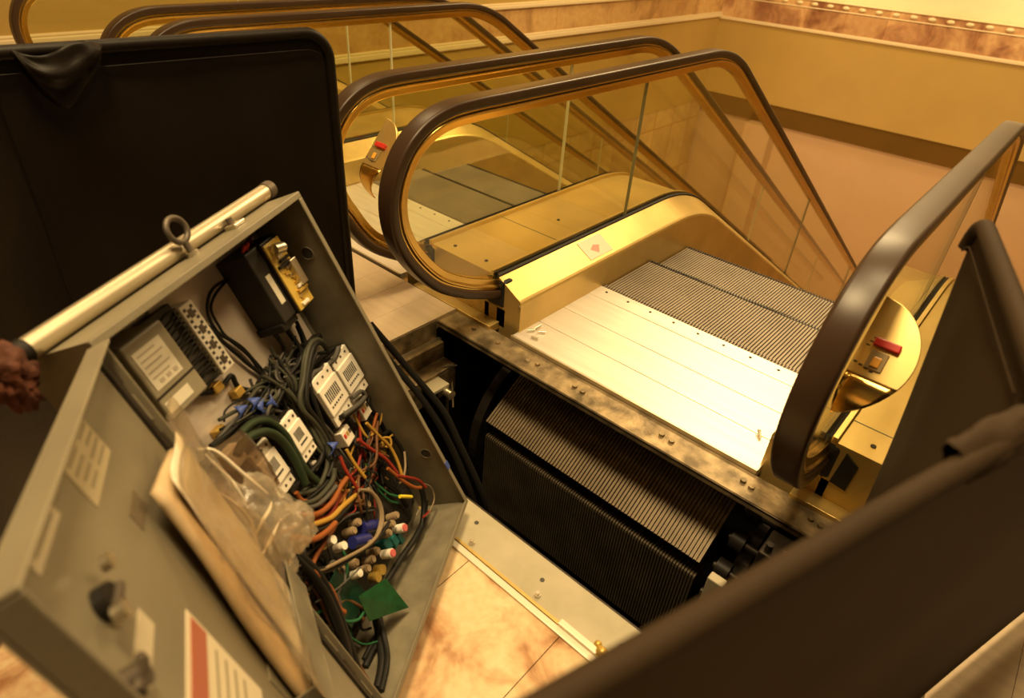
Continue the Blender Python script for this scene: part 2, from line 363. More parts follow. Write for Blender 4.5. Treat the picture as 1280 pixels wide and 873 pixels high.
def balustrade(x, side, label, joints, plate=False, jm=JOINT, dy=0., by=0.):
    """side = +1: the steps run on the +x side of the glass, -1: on the -x side"""
    t = thing('escalator_balustrade', label, 'escalator balustrade', (x, YF, 0), 'glass escalator balustrades')
    P = base_path(dy, by); G = branches(offset(P, .064))
    hp = [(-.028, .0006), (-.024, 0), (0, -.0006), (.024, 0), (.028, .0006), (.0325, .0035), (.034, .008), (.034, .026), (.031, .033), (.026, .036), (-.026, .036), (-.031, .033), (-.034, .026), (-.034, .008), (-.0325, .0035)]
    MB().loft(sweep(hp, x, P), smooth=True).build('handrail', RUBBER, t, label='dark brown rubber handrail')
    gp = [(-.022, .034), (.022, .034), (.022, .043), (.028, .045), (.028, .052), (.018, .056), (.016, .080), (-.016, .080), (-.018, .056), (-.028, .052), (-.028, .045), (-.022, .043)]
    MB().loft(sweep(gp, x, cut(P, 1.655))).build('guide_rail', BRASS, t, bevel=.002, label='polished brass rail under the handrail')
    ys = [G[0][0]+.002]+joints
    for a, c in zip(ys[:-1], ys[1:]):
        glass_pane(x, a+.003, c-.003, G).build('glass_panel', GLASS, t)
    for y in joints[:-1]:
        zt = interp(G[2], y); zb = DZ-.02-drop(y)
        MB().box((x-.0065, y-.0035, zb), (x+.0065, y+.0035, zt)).build('glass_joint', jm, t)
    s = side
    # inner deck and skirt on the step side
    prof = [(.012, DZ), (.126, .142), (.134, .136), (.137, .126), (.137, -.165), (.012, -.165)]
    secs = [[Vector((x+s*u, y, w-drop(y))) for u, w in prof] for y in YS]
    MB().loft(secs).build('inner_deck', BRASS_SATIN, t, bevel=.003, label='brass inner deck with skirt panel')
    # gasket and bead along the foot of the glass
    for sg, m, w in ((s, BOOT, .010), (-s, BOOT, .010)):
        q = [(sg*.006, DZ+.010), (sg*(.006+w), DZ+.006), (sg*(.006+w), DZ-.02), (sg*.006, DZ-.02)]
        MB().loft([[Vector((x+u, y, w2-drop(y))) for u, w2 in q] for y in YS]).build('gasket', m, t)
    q = [(-s*.016, DZ+.014), (-s*.030, DZ+.014), (-s*.032, DZ-.01), (-s*.016, DZ-.01)]
    MB().loft([[Vector((x+u, y, w2-drop(y))) for u, w2 in q] for y in YS]).build('glazing_bead', BRASS_PLATE, t, label='bright brass bead')
    # rubber inlet where the handrail enters the skirt front
    MB().box((x-.052, YF-.004, .07), (x+.052, YF+.05, DZ-.012)).build('handrail_inlet', BOOT, t, bevel=.012)
    # brass foot below the inlet
    MB().box((x-.06, YF-.0, -.02), (x+.06, YF+.05, .07)).build('front_foot', BRASS_SATIN, t, bevel=.004)
    for k in range(3):
        c = Vector((x+s*.137, 1.74+.02, .10-.03*k))
    MB().cyl((x+s*.130, YF-.004, .118), (x+s*.130, YF+.004, .118), .005, 10).build('screw', ZINC, t)
    if plate: newel_plate(t, x)
    return t

def newel_plate(t, x):
    # half-round brass control plate clasping the outer side of the newel
    ox = Vector((1, 0, 0)); oy = Vector((0, .67, .742)); on = Vector((0, -.742, .67))
    c = Vector((x+.016, 1.380, .658)); r = .130
    def P(a, h, e=0.): return c+ox*a+oy*h+on*e
    arc = [(r*.88*math.cos(th), r*math.sin(th)) for th in [(-24+114*i/20)*PI/180 for i in range(21)]]
    ol = [(0., arc[0][1])]+arc+[(0., r)]
    vs = [P(a, h, 0) for a, h in ol]+[P(a, h, -.012) for a, h in ol]; n = len(ol)
    fs = [tuple(range(n)), tuple(reversed(range(n, 2*n)))]+[(i, (i+1) % n, (i+1) % n+n, i+n) for i in range(n)]
    pl = MB().add(vs, fs).build('control_plate', BRASS_PLATE, t, bevel=.002, label='half-round brass control plate')
    # curved shell below and behind the plate
    secs = []
    for i in range(9):
        th = (90+0)*0+i/8
        rows = []
        for j in range(9):
            w = j/8
            ang = -24-66*w
            a = r*.88*math.cos(ang*PI/180); h = r*math.sin(ang*PI/180)
            rows.append(P(a*th, h+.0*th, -.13*w*w-.004))
        secs.append(rows)
    MB().loft(secs, closed=False, smooth=True, cap=False).build('plate_shell', BRASS, t, solid=.004)
    def pbox(name, a0, a1, h0, h1, e0, e1, m, par, bv=.002, lab=None):
        T = Matrix(((ox.x, oy.x, on.x, c.x), (ox.y, oy.y, on.y, c.y), (ox.z, oy.z, on.z, c.z), (0, 0, 0, 1)))
        return MB().box((a0, h0, e0), (a1, h1, e1), T).build(name, m, par, bevel=bv, label=lab)
    bt = pbox('stop_button_cover', .022, .075, .018, .037, .0, .012, REDP, pl, .003, 'red stop button cover')
    ks = pbox('key_switch', .026, .062, -.034, .010, .0, .004, mat('key_switch_face', (.30, .22, .10), .4, .3), pl)
    pbox('key_lens', .036, .053, -.027, -.004, .004, .008, mat('amber_lens', (.80, .38, .05), .3), pl)
    for k in range(3): pbox('marking', .010+.004*k, .018+.006*k, .044+.010*k-.03, .047+.010*k-.03, 0, .0006, INK, pl, 0)
    for k in range(4): pbox('marking', .004+.012*k, .012+.012*k, -.030-.003*k, -.026-.003*k, 0, .0006, INK, pl, 0)

JY = [2.57, 5.6, 8.4, 10.8]
A = balustrade(XA, -1, 'right-hand glass balustrade of nearest escalator, dark handrail end on beside folded barrier', JY, True, by=-.36)
B = balustrade(XB, 1, 'left-hand glass balustrade of nearest escalator, whole newel loop in clear view at centre', JY)
Cb = balustrade(XC, -1, 'balustrade just behind the central newel loop, its brass control plate half hidden', JY, True, JOINTL, .045)
D = balustrade(XD, 1, 'balustrade whose glass shows right of black screen, the nearer of two twin rails behind it', JY, False, JOINTL)
E_ = balustrade(XE, -1, 'balustrade right behind its twin at top left, farther of two handrails above black screen', JY, False, JOINTL)
F = balustrade(XF, 1, 'far left balustrade cut by top left corner of view, only its newel curve showing', JY, False, JOINTL)

# brass decks between neighbouring balustrades, and the outer deck right of the near handrail
def deck(x0, x1, label, seams):
    t = thing('brass_deck', label, 'brass deck cover', ((x0+x1)/2, YF, 0), 'brass deck covers')
    prof = [(x0, DZ), (x1, DZ), (x1, -.165), (x0, -.165)]
    MB().loft([[Vector((u, y, w-drop(y))) for u, w in prof] for y in YS]).build('cover_sheet', BRASS_SATIN, t, bevel=.002)
    for y in seams: MB().box((x0, y-.0015, DZ-.001-drop(y)), (x1, y+.0015, DZ+.0015-drop(y))).build('seam', JOINT, t)
    for k, (px, py) in enumerate(((x0+.22*(x1-x0)+.12, 2.28), (x0+.08, 1.72), (x1-.08, 1.72))):
        MB().cyl((px, py, DZ), (px, py, DZ+.003), .008, 10).build('screw', DARKSTEEL, t)
    return t
deck(XC+.033, XB-.033, 'flat brass deck seen through glass inside the central newel loop', (2.10,))
deck(XE+.033, XD-.033, 'brass deck between the twin rails behind the black screen', (2.10,))
od = deck(XA+.033, XA+.40, 'brass deck right of near handrail, below the half-round control plate', (1.80,))
# dark opening in the front of the outer deck, threshold plates in front of the decks
MB().prism([(-.128, .072), (-.081, .066), (-.076, .160), (-.118, .188)], YF-.006, YF+.004, 'y').build('front_opening', BOOT, od, label='dark square opening')
tag(MB().box((XA-.02, 1.602, -.03), (XA+.40, YF-.001, .003)).build('threshold_strip', BRASS_SATIN, bevel=.001), 'brass threshold strip at foot of the near newel, right end of the pit beam', 'floor strip')
for xl, xr, lab in ((XC, XB, 'brass threshold strip under the central newel loop'), (XE, XD, 'brass threshold strip under the twin rails behind the black screen')):
    tag(MB().box((xl-.03, 1.602, -.03), (xr+.03, YF-.001, .003)).build('threshold_strip', BRASS_SATIN, bevel=.001), lab, 'floor strip')

# ------------------------------------------------------------------ steps
def step_parts(t, T, w0, w1, n, m, mr, depth=.366, rib=True):
    # ribbed tread
    b = MB(); pit = (w1-w0)/n; prof = []
    for i in range(n):
        a = w0+i*pit; prof += [(a, -.012), (a+pit*.22, -.012), (a+pit*.30, 0), (a+pit*.92, 0), (a+pit, -.012)]
    prof += [(w1, -.03), (w0, -.03)]
    secs = [[T @ Vector((u, y, w)) for u, w in prof] for y in (0, depth)]
    b.loft(secs).build('tread', m, t)
    # added dark teeth past the tread's far edge, standing in for the shaded gap
    if rib:
        b = MB(); b.box((w0, depth+.001, -.034), (w1, depth+.032, -.013), T)
        for i in range(n): b.box((w0+i*pit+pit*.1, depth+.012, -.013), (w0+i*pit+pit*.55, depth+.032, -.003), T)
        b.build('gap_shade_teeth', BOOT, t)
    # ribbed curved riser hanging from the far edge
    path = [(depth, -.002), (depth+.006, -.003), (depth+.010, -.012), (depth+.008, -.035), (depth-.004, -.10), (depth-.018, -.16), (depth-.03, -.21)]
    secs = []
    for k, (y, z) in enumerate(path):
        a = path[max(k-1, 0)]; c = path[min(k+1, len(path)-1)]; d = Vector((c[0]-a[0], c[1]-a[1])).normalized(); nn = Vector((-d.y, d.x))
        row = []
        for u, w in prof[:-2]: row.append(T @ Vector((u, y+nn.x*w, z+nn.y*w)))
        row += [T @ Vector((w1, y-nn.x*.02, z-nn.y*.02)), T @ Vector((w0, y-nn.x*.02, z-nn.y*.02))]
        secs.append(row)
    MB().loft(secs).build('riser', mr, t)
def step_level(y): 
    return -.012-drop(y, 2.55, 1.15)
def make_step(xc, y, z, label, m=TREAD, T=None, n=74, group=None, hwid=.508):
    t = thing('escalator_step', label, 'escalator step', (xc, y, z), group)
    M0 = T if T is not None else Matrix.Translation((xc, y, z))
    step_parts(t, M0, -hwid, hwid, n, m, m, .366 if hwid > .5 else .40, hwid > .5)
    return t
X1 = (XA+XB)/2; X2 = (XC+XD)/2; X3 = (XE+XF)/2
ord1 = ['first escalator step beyond the bright comb plate', 'second ribbed step down, beyond the first step at the comb plate', 'third ribbed step down, sinking beside the curved brass skirt', 'fourth step of nearest escalator, sinking out of sight beyond the third']
proto = None
for k in range(4):
    y = 2.275+.405*k; z = step_level(y+.2)-.004*k
    if proto is None: proto = make_step(X1, y, z, ord1[k], group='escalator steps'); base = Vector((X1, y, z))
    else: dup(proto, Vector((X1, y, z))-base, ord1[k])
ord2 = ['first step of middle escalator, seen through central glass', 'second step of middle escalator, seen through central glass', 'third step of middle escalator, half hidden behind its brass skirt']
for k in range(3):
    y = 2.275+.405*k; z = step_level(y+.2)-.004*k
    dup(proto, Vector((X2, y, z))-base, ord2[k])
for k in range(2):
    y = 2.275+.405*k; z = step_level(y+.2)
    dup(proto, Vector((X3, y, z))-base, ['first step of far left escalator', 'second step of far left escalator'][k])

# ------------------------------------------------------------------ comb plates
def comb(xc, label, screws=True):
    t = thing('comb_plate', label, 'comb plate', (xc, 1.94, 0), 'comb plates')
    w = .518
    b = MB()
    for y0, y1 in ((1.628, 1.788), (1.791, 1.951), (1.954, 2.135)): b.box((xc-w, y0, -.03), (xc+w, y1, 0))
    b.build('floor_plank', STEEL, t, bevel=.0012)
    b = MB(); b.box((xc-w, 2.137, -.03), (xc+w-.0, 2.235, .001)); b.build('comb_carrier', STEEL, t, bevel=.002)
    b = MB(); n = 74
    for i in range(n):
        a = xc-.505+i*1.01/n
        b.box((a, 2.235, -.012), (a+.006, 2.268, -.004))
    b.build('comb_teeth', TREAD, t)
    b = MB(); b.box((xc-w, 1.617, -.03), (xc+w, 1.626, .004)); b.build('front_lip', ALU, t, bevel=.001)
    for i in range(9):
        x = xc-.46+i*.115; MB().cyl((x, 2.20, 0), (x, 2.20, .003), .006, 8).build('screw', DARKSTEEL, t)
    return t
comb(X1, 'bright worn steel comb plate at head of the nearest escalator')
comb(X2, 'grey comb plate of middle escalator, seen through central newel glass')
comb(X3, 'comb plate of far left escalator behind the black screen')

# landing plates beside the pit
def landing(x0, x1, y0, y1, name, label):
    t = thing('landing_plate', label, 'landing plate', ((x0+x1)/2, (y0+y1)/2, 0), 'steel landing plates')
    b = MB(); n = max(2, int((x1-x0)/.145))
    for i in range(n): a = x0+i*(x1-x0)/n; b.box((a, y0, -.03), (a+(x1-x0)/n-.0008, y1, -.0))
    b.build('plate', STEEL2, t, bevel=.0006, seg=1)
    MB().box((x0-.0, y0, -.04), (x1, y1, -.029)).build('backing', DARKSTEEL, t)
    MB().box((x1, y0, -.05), (x1+.010, y1, .002)).build('edge_strip', STEEL2, t, bevel=.001)
    return t
landing(-3.35, -1.655, .80, 1.60, 'landing_plate', 'pale ribbed landing plate left of the open pit, between grey box and newel')
landing(-5.1, -3.37, .80, 1.60, 'landing_plate', 'ribbed landing plate behind the black screen at far left')
landing(.26, 1.9, .80, 2.9, 'landing_plate', 'pale floor plate at bottom right corner, outside the brown barrier')

# ------------------------------------------------------------------ pit frame, beam, cover plate
t = thing('comb_beam', 'greasy steel beam with bolts across the pit, below the comb plate edge', 'steel beam', (X1, 1.55, -.02))
b = MB(); b.box((-1.645, 1.492, -.036), (.05, 1.500, -.012)); b.box((-1.645, 1.492, -.022), (.05, 1.615, -.012)); b.box((-1.645, 1.603, -.13), (.05, 1.615, -.022))
b.build('angle', GREASE, t, bevel=.002)
for x, y in ((-1.50, 1.56), (-1.36, 1.555), (-1.20, 1.55), (-1.16, 1.56), (-.98, 1.555), (-.94, 1.55), (-.62, 1.56), (-.58, 1.555), (-.33, 1.56), (-.30, 1.552), (-.12, 1.56), (-.09, 1.555)):
    MB().cyl((x, y, -.012), (x, y, -.003), .010, 6).build('bolt', GREASE if random.random() < .6 else ZINC, t)
t = thing('pit_edging', 'layered steel edge frame along left side of the open pit', 'steel frame', (-1.6, 1.2, -.2))
b = MB(); b.box((-1.658, .83, -.16), (-1.644, 1.49, -.006)); b.box((-1.644, .83, -.108), (-1.60, 1.49, -.092)); b.box((-1.61, .83, -.17), (-1.60, 1.49, -.108)); b.box((-1.60, .83, -.182), (-1.53, 1.49, -.168)); b.box((-1.54, .83, -.30), (-1.53, 1.49, -.182))
b.build('ledge', GREASE, t, bevel=.002)
MB().box((-1.632, .83, -.092), (-1.615, 1.49, -.084)).build('bright_rib', ZINC, t)
t = thing('pit_cover_strip', 'cream painted steel strip with bolt holes along near edge of the pit', 'cover strip', (-.4, .84, 0))
MB().box((-1.655, .785, -.012), (.30, .902, .004)).build('plate', CREAMPAINT, t, bevel=.002)
for x, y in ((-.79, .858), (-.545, .846), (-.30, .84)): MB().cyl((x, y, .004), (x, y, .0048), .0065, 10).build('bolt_hole', INK, t)
for x, y in ((-.75, .800), (-.525, .803)):
    c = MB(); c.cyl((x, y, .004), (x, y, .011), .0085, 6); c.cyl((x, y, .011), (x, y, .019), .0052, 10); c.build('bolt', ZINC, t)
MB().box((-1.2, .902, -.10), (.30, .907, .003)).build('edge_flange', DARKSTEEL, t)
t = thing('floor_edge_trim', 'white metal trim strip between marble floor and cream cover strip', 'trim strip', (-.4, .77, 0))
MB().box((-1.655, .758, 0), (.30, .776, .007)).build('strip', mat('pale_trim', (.82, .74, .58), .35, .3), t, bevel=.002)
MB().box((-1.655, .777, 0), (.30, .785, .010)).build('brass_lip', BRASS_SATIN, t, bevel=.001)
MB().box((-.53+.09, .776, .004), (-.53+.20, .792, .016)).build('clip', mat('pale_trim', (.8, .7, .5)), t, bevel=.002)
tag(MB().sphere((-.322, .79, .016), .013, 12, 8, (1.2, 1, .9)).sphere((-.340, .80, .012), .010).build('brass_fitting', YELB), 'small brass fitting at the end of white trim strip by brown barrier', 'fitting')

# ------------------------------------------------------------------ machinery in the pit
def rotstep(y, z, ang): return Matrix.Translation((X1-.013, y, z)) @ Matrix.Rotation(math.radians(ang), 4, 'X')
s1 = make_step(X1, 0, 0, 'upper ribbed step turning over inside the open pit', TREADD, T=Matrix.Translation((X1, 0, 0)), n=72, hwid=.494)
WMs = rotstep(1.48, -.352, 33.7); s1.matrix_world = WMs; 
for o in [s1]+list(s1.children): WM[o.name] = WMs.copy()
s2 = make_step(X1, 0, 0, 'lower ribbed step hanging upright inside the open pit, rounded top edge', TREADX, T=Matrix.Translation((X1, 0, 0)), n=90, hwid=.494)
WMs = rotstep(1.475, -.842, 89); s2.matrix_world = WMs
for o in [s2]+list(s2.children): WM[o.name] = WMs.copy()
for o in (s1, s2): o['group'] = 'steps inside the pit'
def fixthing(o):
    pass
# big turning wheels at both sides
def wheel(x, label):
    t = thing('step_chain_wheel', label, 'chain wheel', (x, 1.85, -.95), 'step chain wheels')
    pts = [(1.85+.375*math.cos(a), -.55+.375*math.sin(a)) for a in [2*PI*i/48 for i in range(48)]]
    inner = [(1.85+.31*math.cos(a), -.55+.31*math.sin(a)) for a in [2*PI*i/48 for i in range(48)]]
    b = MB()
    for w0, w1, P in ((x-.022, x+.022, None),):
        o = [Vector((w, y, z)) for w in (w0, w1) for y, z in pts]; i_ = [Vector((w, y, z)) for w in (w0, w1) for y, z in inner]
        n = 48
        for k in range(n):
            j = (k+1) % n
            b.add([o[k], o[j], o[n+j], o[n+k], i_[k], i_[j], i_[n+j], i_[n+k]], [(0, 1, 2, 3), (4, 7, 6, 5), (0, 4, 5, 1), (3, 2, 6, 7)])
    b.build('rim', DARKSTEEL, t)
    b = MB()
    for k in range(6):
        a = k*PI/3; b.tube([(x, 1.85+.05*math.cos(a), -.55+.05*math.sin(a)), (x, 1.85+.32*math.cos(a), -.55+.32*math.sin(a))], .018, 8)
    b.cyl((x-.04, 1.85, -.55), (x+.04, 1.85, -.55), .07, 20); b.build('spokes', DARKSTEEL, t)
    return t
wheel(-1.405, 'dark curved chain wheel at left end of steps in the pit')
wheel(-.245, 'dark chain wheel at right end of steps in the pit, by the barrier')
t = thing('chain_rollers', 'dark chain rollers with a blue roller right of the ribbed steps', 'roller chain', (-.27, 1.45, -.3))
for k in range(7):
    a = math.radians(120+14*k); y = 1.85+.43*math.cos(a); z = -.55+.43*math.sin(a)
    MB().cyl((-.30, y, z), (-.255, y, z), .034, 18).build('roller', BLUE if k == 4 else BLACKPL, t, bevel=.003)
    MB().cyl((-.31, y, z), (-.20, y, z), .012, 10).build('pin', ZINC if k == 4 else DARKSTEEL, t)
t = thing('roller_bracket', 'pale steel bracket with small roller on left side of the pit', 'bracket', (-1.50, 1.35, -.30))
MB().box((-1.545, 1.305, -.200), (-1.465, 1.395, -.184)).box((-1.545, 1.305, -.30), (-1.53, 1.395, -.200)).build('bracket_plate', CREAMPAINT, t, bevel=.003)
MB().cyl((-1.465, 1.375, -.215), (-1.43, 1.375, -.215), .020, 14).build('roller', ZINC, t)
MB().cyl((-1.47, 1.385, -.20), (-1.47, 1.385, -.36), .008, 8).build('stem', ZINC, t)
tag(MB().tube(smooth_path([(-1.60, 1.47, -.19), (-1.56, 1.48, -.20), (-1.53, 1.47, -.26), (-1.50, 1.45, -.36)]), .004, 6).build('loose_wire', WIRE['tan']), 'short loose wire hanging in the left of the pit', 'wire')
tag(MB().tube(smooth_path([(-1.62, 1.05, -.185), (-1.58, 1.25, -.19), (-1.55, 1.42, -.17), (-1.50, 1.47, -.15)]), .0025, 6).build('loose_wire', WIRE['grey']), 'thin grey wire lying along the left pit ledge', 'wire')
tag(MB().box((-.262, 1.24, -.50), (-.215, 1.27, -.10)).build('guide_bar', CREAMPAINT, bevel=.004), 'short pale guide bar standing right of the pit steps beside the barrier', 'guide bar')
t = thing('chain_tensioner', 'dark bracket with small bolts at right end of the greasy beam', 'bracket', (-.1, 1.45, -.2))
MB().box((-.19, 1.38, -.20), (-.02, 1.49, -.05)).build('block', DARKSTEEL, t, bevel=.006)
for k in range(4): MB().cyl((-.17+.045*k, 1.40, -.05), (-.17+.045*k, 1.40, -.022), .011, 6).build('bolt', ZINC if k % 2 else DARKSTEEL, t)

# loose screws
def screw(x, y, ang, tilt, label):
    d = Vector((math.cos(ang)*math.cos(tilt), math.sin(ang)*math.cos(tilt), math.sin(tilt))); p = Vector((x, y, .006))
    b = MB(); b.cyl(p, p+d*.026, .0048, 10); b.cyl(p+d*.026, p+d*.031, .0055, 10)
    tag(b.build('loose_screw', ZINC, bevel=.0006), label, 'screw', 'loose screws on the comb plate')
screw(-1.285, 1.668, .2, .02, 'loose screw lying nearest the pit beam, below the other three by the brass skirt')
screw(-1.315, 1.722, 1.2, .35, 'loose screw propped up in the middle of those by the brass skirt')
screw(-1.325, 1.690, .9, .05, 'loose dark screw lying against the foot of the brass skirt')
screw(-1.290, 1.715, .7, .05, 'loose screw lying farthest out from brass skirt, right of the propped one')
screw(-.372, 1.77, 2.2, .25, 'lone loose screw at right edge of bright comb plate, by near handrail')
# warning sticker on the skirt top
sx = XB+.07; tag_T = Matrix.Translation((sx, 2.23, .1735)) @ Matrix.Rotation(math.atan2(.063, .114), 4, 'Y')
st = thing('warning_sticker', 'pale sticker with red mark on top of the central brass skirt', 'sticker', (sx, 2.23, .174))
MB().box((-.05, -.08, 0), (.05, .09, .0015), tag_T).build('sheet', mat('sticker_sheet', (.72, .58, .40), .35), st)
MB().prism([(.005, -.035), (.035, .0), (.0, .035), (-.012, 0)], .0015, .0019, 'z', tag_T).build('red_mark', mat('faded_red', (.62, .22, .15), .4), st)

# ================================================================== control cabinet leaning by the pit
yaw, lean = 2.0944, .4341; CW, CH, CD = .5808, .9106, .15
ux = Vector((math.cos(yaw), math.sin(yaw), 0)); nh = Vector((ux.y, -ux.x, 0))
un = nh*math.cos(lean)+Vector((0, 0, 1))*math.sin(lean); uv = -nh*math.sin(lean)+Vector((0, 0, 1))*math.cos(lean)
TB = Matrix(((ux.x, -un.x, uv.x, -.6808), (ux.y, -un.y, uv.y, .6039), (ux.z, -un.z, uv.z, .0640), (0, 0, 0, 1)))   # local: right, into the box, up
cab = thing('control_cabinet', 'open grey steel control cabinet full of cables, leaning back on the marble by the pit', 'electrical cabinet', None, None, TB)
cab.matrix_world = TB
hw = CW/2; th = .004
def cb(b, name, m, par=None, **k): return b.build(name, m, par or cab, T=TB, **k)
# shell
b = MB(); S = MB.box
S(b, (-hw, 0, 0), (hw, CD, th)); S(b, (-hw, 0, CH-th), (hw, CD, CH)); S(b, (-hw, 0, th), (-hw+th, CD, CH-th)); S(b, (hw-th, 0, th), (hw, CD, CH-th)); S(b, (-hw+th, CD-th, th), (hw-th, CD, CH-th))
cb(b, 'enclosure', GREY)
b = MB(); lip = .013
S(b, (-hw, -.004, 0), (hw, 0, lip)); S(b, (-hw, -.004, CH-lip), (hw, 0, CH)); S(b, (hw-lip, -.004, lip), (hw, 0, CH-lip)); S(b, (-hw, -.004, lip), (-hw+lip, 0, CH-lip))
cb(b, 'front_rim', GREY, bevel=.0015)
b = MB(); S(b, (-hw+.005, .002, th), (hw-.005, CD-.006, th+.001)); S(b, (hw-th-.001, .002, .005), (hw-th, CD-.006, CH-.006)); S(b, (-hw+th, .002, .005), (-hw+th+.001, CD-.006, CH-.006)); S(b, (-hw+.005, .002, CH-th-.001), (hw-.005, CD-.006, CH-th))
cb(b, 'inner_lining', GREYIN, label='dusty inner walls')
cb(MB().box((-.262, CD-.012, .20), (.262, CD-.008, .885)), 'back_plate', PANEL, label='off-white mounting plate', bevel=.001)
for t_, d_ in ((.782, .052), (.187, .038)):
    b = MB(); b.cyl((hw-.0056, d_, t_), (hw-.0049, d_, t_), .0135, 20); h = cb(b, 'conduit_hole', INK)
    b = MB(); b.tube([(hw-.0055, d_+.0145*math.cos(a), t_+.0145*math.sin(a)) for a in [2*PI*i/20 for i in range(20)]], .0012, 5, closed=True); cb(b, 'ring', GREY, h)
cb(MB().box((hw-.014, -.0055, .128), (hw+.001, -.0035, .150)), 'tape_scrap', BLUE)
# hinge strip along the left rim
b = MB(); S(b, (-hw-.010, -.012, .01), (-hw-.001, -.002, CH-.01)); hg = cb(b, 'piano_hinge', DARKSTEEL, bevel=.001)
for i in range(13): cb(MB().cyl((-hw-.005, -.012, .03+i*.068), (-hw-.005, -.012, .075+i*.068), .0055, 8), 'knuckle', GREY if i % 2 else IRON, hg)
# top fittings: eye bolt, lug
b = MB(); b.tube([(.015+.0215*math.cos(a), .062, CH+.050+.0215*math.sin(a)) for a in [2*PI*i/28 for i in range(28)]], .0055, 10, closed=True)
b.cyl((.015, .062, CH+.0), (.015, .062, CH+.03), .006, 10); eb = cb(b, 'eye_bolt', IRON)
cb(MB().cyl((.015, .062, CH), (.015, .062, CH+.008), .012, 6), 'nut', ZINC, eb)
b = MB(); b.box((.125, .045, CH), (.160, .072, CH+.008)); lg = cb(b, 'lug', ZINC, bevel=.002); cb(MB().cyl((.142, .064, CH+.008), (.142, .064, CH+.02), .007, 6), 'bolt_head', IRON, lg)

def box_part(name, s0, s1, d0, d1, t0, t1, m, par=None, bevel=.003, label=None):
    return cb(MB().box((s0, d0, t0), (s1, d1, t1)), name, m, par, bevel=bevel, label=label)
BK = CD-.012
# power supply (top left)
ps = box_part('power_supply', -.222, -.130, .052, BK, .725, .864, mat('supply_case', (.27, .235, .16), .4), None, .004, 'grey power supply with two paper labels')
box_part('rating_label', -.212, -.150, .0512, .052, .778, .846, PAPER, ps, 0)
for k in range(5): box_part('print_line', -.206, -.206+(.048 if k % 2 else .038), .0506, .0512, .836-.010*k, .839-.010*k, mat('faint_ink', (.44, .38, .29), .6), ps, 0)
for k, sx in enumerate((-.198, -.182, -.166)): box_part('approval_mark', sx, sx+.009, .0506, .0512, .784, .791, mat('faint_ink', (.28, .24, .18)), ps, 0)
box_part('lower_label', -.217, -.160, .0512, .052, .737, .756, PAPER, ps, 0)
box_part('groove', -.222, -.130, .0514, .0524, .766, .770, DARKSTEEL, ps, 0)
box_part('end_plate', -.252, -.222, .10, BK, .735, .868, BLACKPL)
# terminal strip with dark wiring duct
td = box_part('wiring_duct', -.120, -.045, .112, BK, .700, .860, mat('dark_duct', (.05, .042, .03), .6), None, .002)
ts = box_part('terminal_strip', -.047, -.012, .098, BK, .702, .846, WHITEPL, None, .002, 'white terminal strip with rows of dark holes')
for k in range(12):
    for j in range(2):
        sx = -.042+.018*j; box_part('terminal_hole', sx, sx+.006, .0972, .098, .708+.0114*k, .7135+.0114*k, INK, ts, 0)
for k in range(4): box_part('jumper', -.034, -.024, .0966, .098, .716+.034*k, .732+.034*k, IRON, ts, 0)
for k in range(16):
    a = .705+.0095*k; cb(MB().tube(smooth_path([(-.047, .105, a), (-.070, .098+.010*random.random(), a-.004+.008*random.random()), (-.100, .112, a-.01)]), .0016, 5), 'strip_wire', WIRE['black'])
box_part('mounting_bracket', -.078, -.048, .125, BK, .846, .874, PAPER, None, .002, 'small brass mounting bracket')
# drive unit (top right)
dr = box_part('drive_unit', .122, .168, .062, BK, .70, .858, DARKGREYPL, None, .003, 'charcoal drive unit with yellow circuit board')
box_part('drive_foot', .116, .172, .068, BK, .684, .702, BLACKPL, dr)
yb = box_part('yellow_board', .170, .226, .050, .055, .700, .852, mat('yellow_board', (.62, .42, .08), .4), dr, .001)
box_part('board_carrier', .168, .230, .055, BK, .696, .858, BLACKPL, dr)
box_part('drive_label', .142, .158, .0612, .062, .735, .80, PAPER, dr, 0)
for k in range(16): box_part('board_component', .172+random.random()*.040, .180+random.random()*.044, .042+.006*random.random(), .050, .706+.009*k, .712+.009*k, random.choice([YELB, BLACKPL, WHITEPL, ZINC, YELB]), dr, 0)
cb(MB().cyl((.178, .036, .838), (.200, .032, .832), .0115, 14).cyl((.200, .032, .832), (.205, .031, .831), .007, 12), 'relay_can', ZINC, dr)
box_part('heat_sink', .205, .226, .038, .050, .742, .800, ZINC, dr, .001)
for k, sx in enumerate((.134, .146)): cb(MB().tube([(sx, .07, .862), (sx+.004, .060, .872)], .0034, 6), 'red_lug', REDP, dr)

# contactors
def contactor(s, t, w, h, d0, label, flip=False):
    c = box_part('contactor', s, s+w, d0+.012, BK, t, t+h, BLACKPL, None, .003, label)
    st = h*.24
    box_part('front_cover', s+.003, s+w-.003, d0, d0+.014, t+st, t+h-st*.9, WHITEPL, c, .002)
    box_part('lower_terminal_block', s+.003, s+w-.003, d0+.004, d0+.016, t+.002, t+st, WHITEPL, c, .002)
    box_part('upper_terminal_block', s+.003, s+w-.003, d0+.004, d0+.016, t+h-st*.9, t+h-.002, WHITEPL, c, .002)
    n = 8; a0 = s+.014; pw = (w-.03)/n
    for k in range(n): box_part('vent_slot', a0+pw*k, a0+pw*(k+.55), d0-.0006, d0+.001, t+h*.46, t+h*.67, INK, c, 0)
    for k in range(6): box_part('marking', a0+pw*1.3*k, a0+pw*1.3*k+.0055, d0-.0006, d0+.001, t+h*.36, t+h*.395, INK, c, 0)
    for k in range(3):
        for z in (t+st*.5, t+h-st*.45): 
            x = s+w*(.22+.28*k); cb(MB().cyl((x, d0+.0032, z), (x, d0+.006, z), .0033, 8), 'terminal_screw', IRON, c)
contactor(.108, .430, .086, .130, .075, 'white-faced contactor, left of the upper pair')
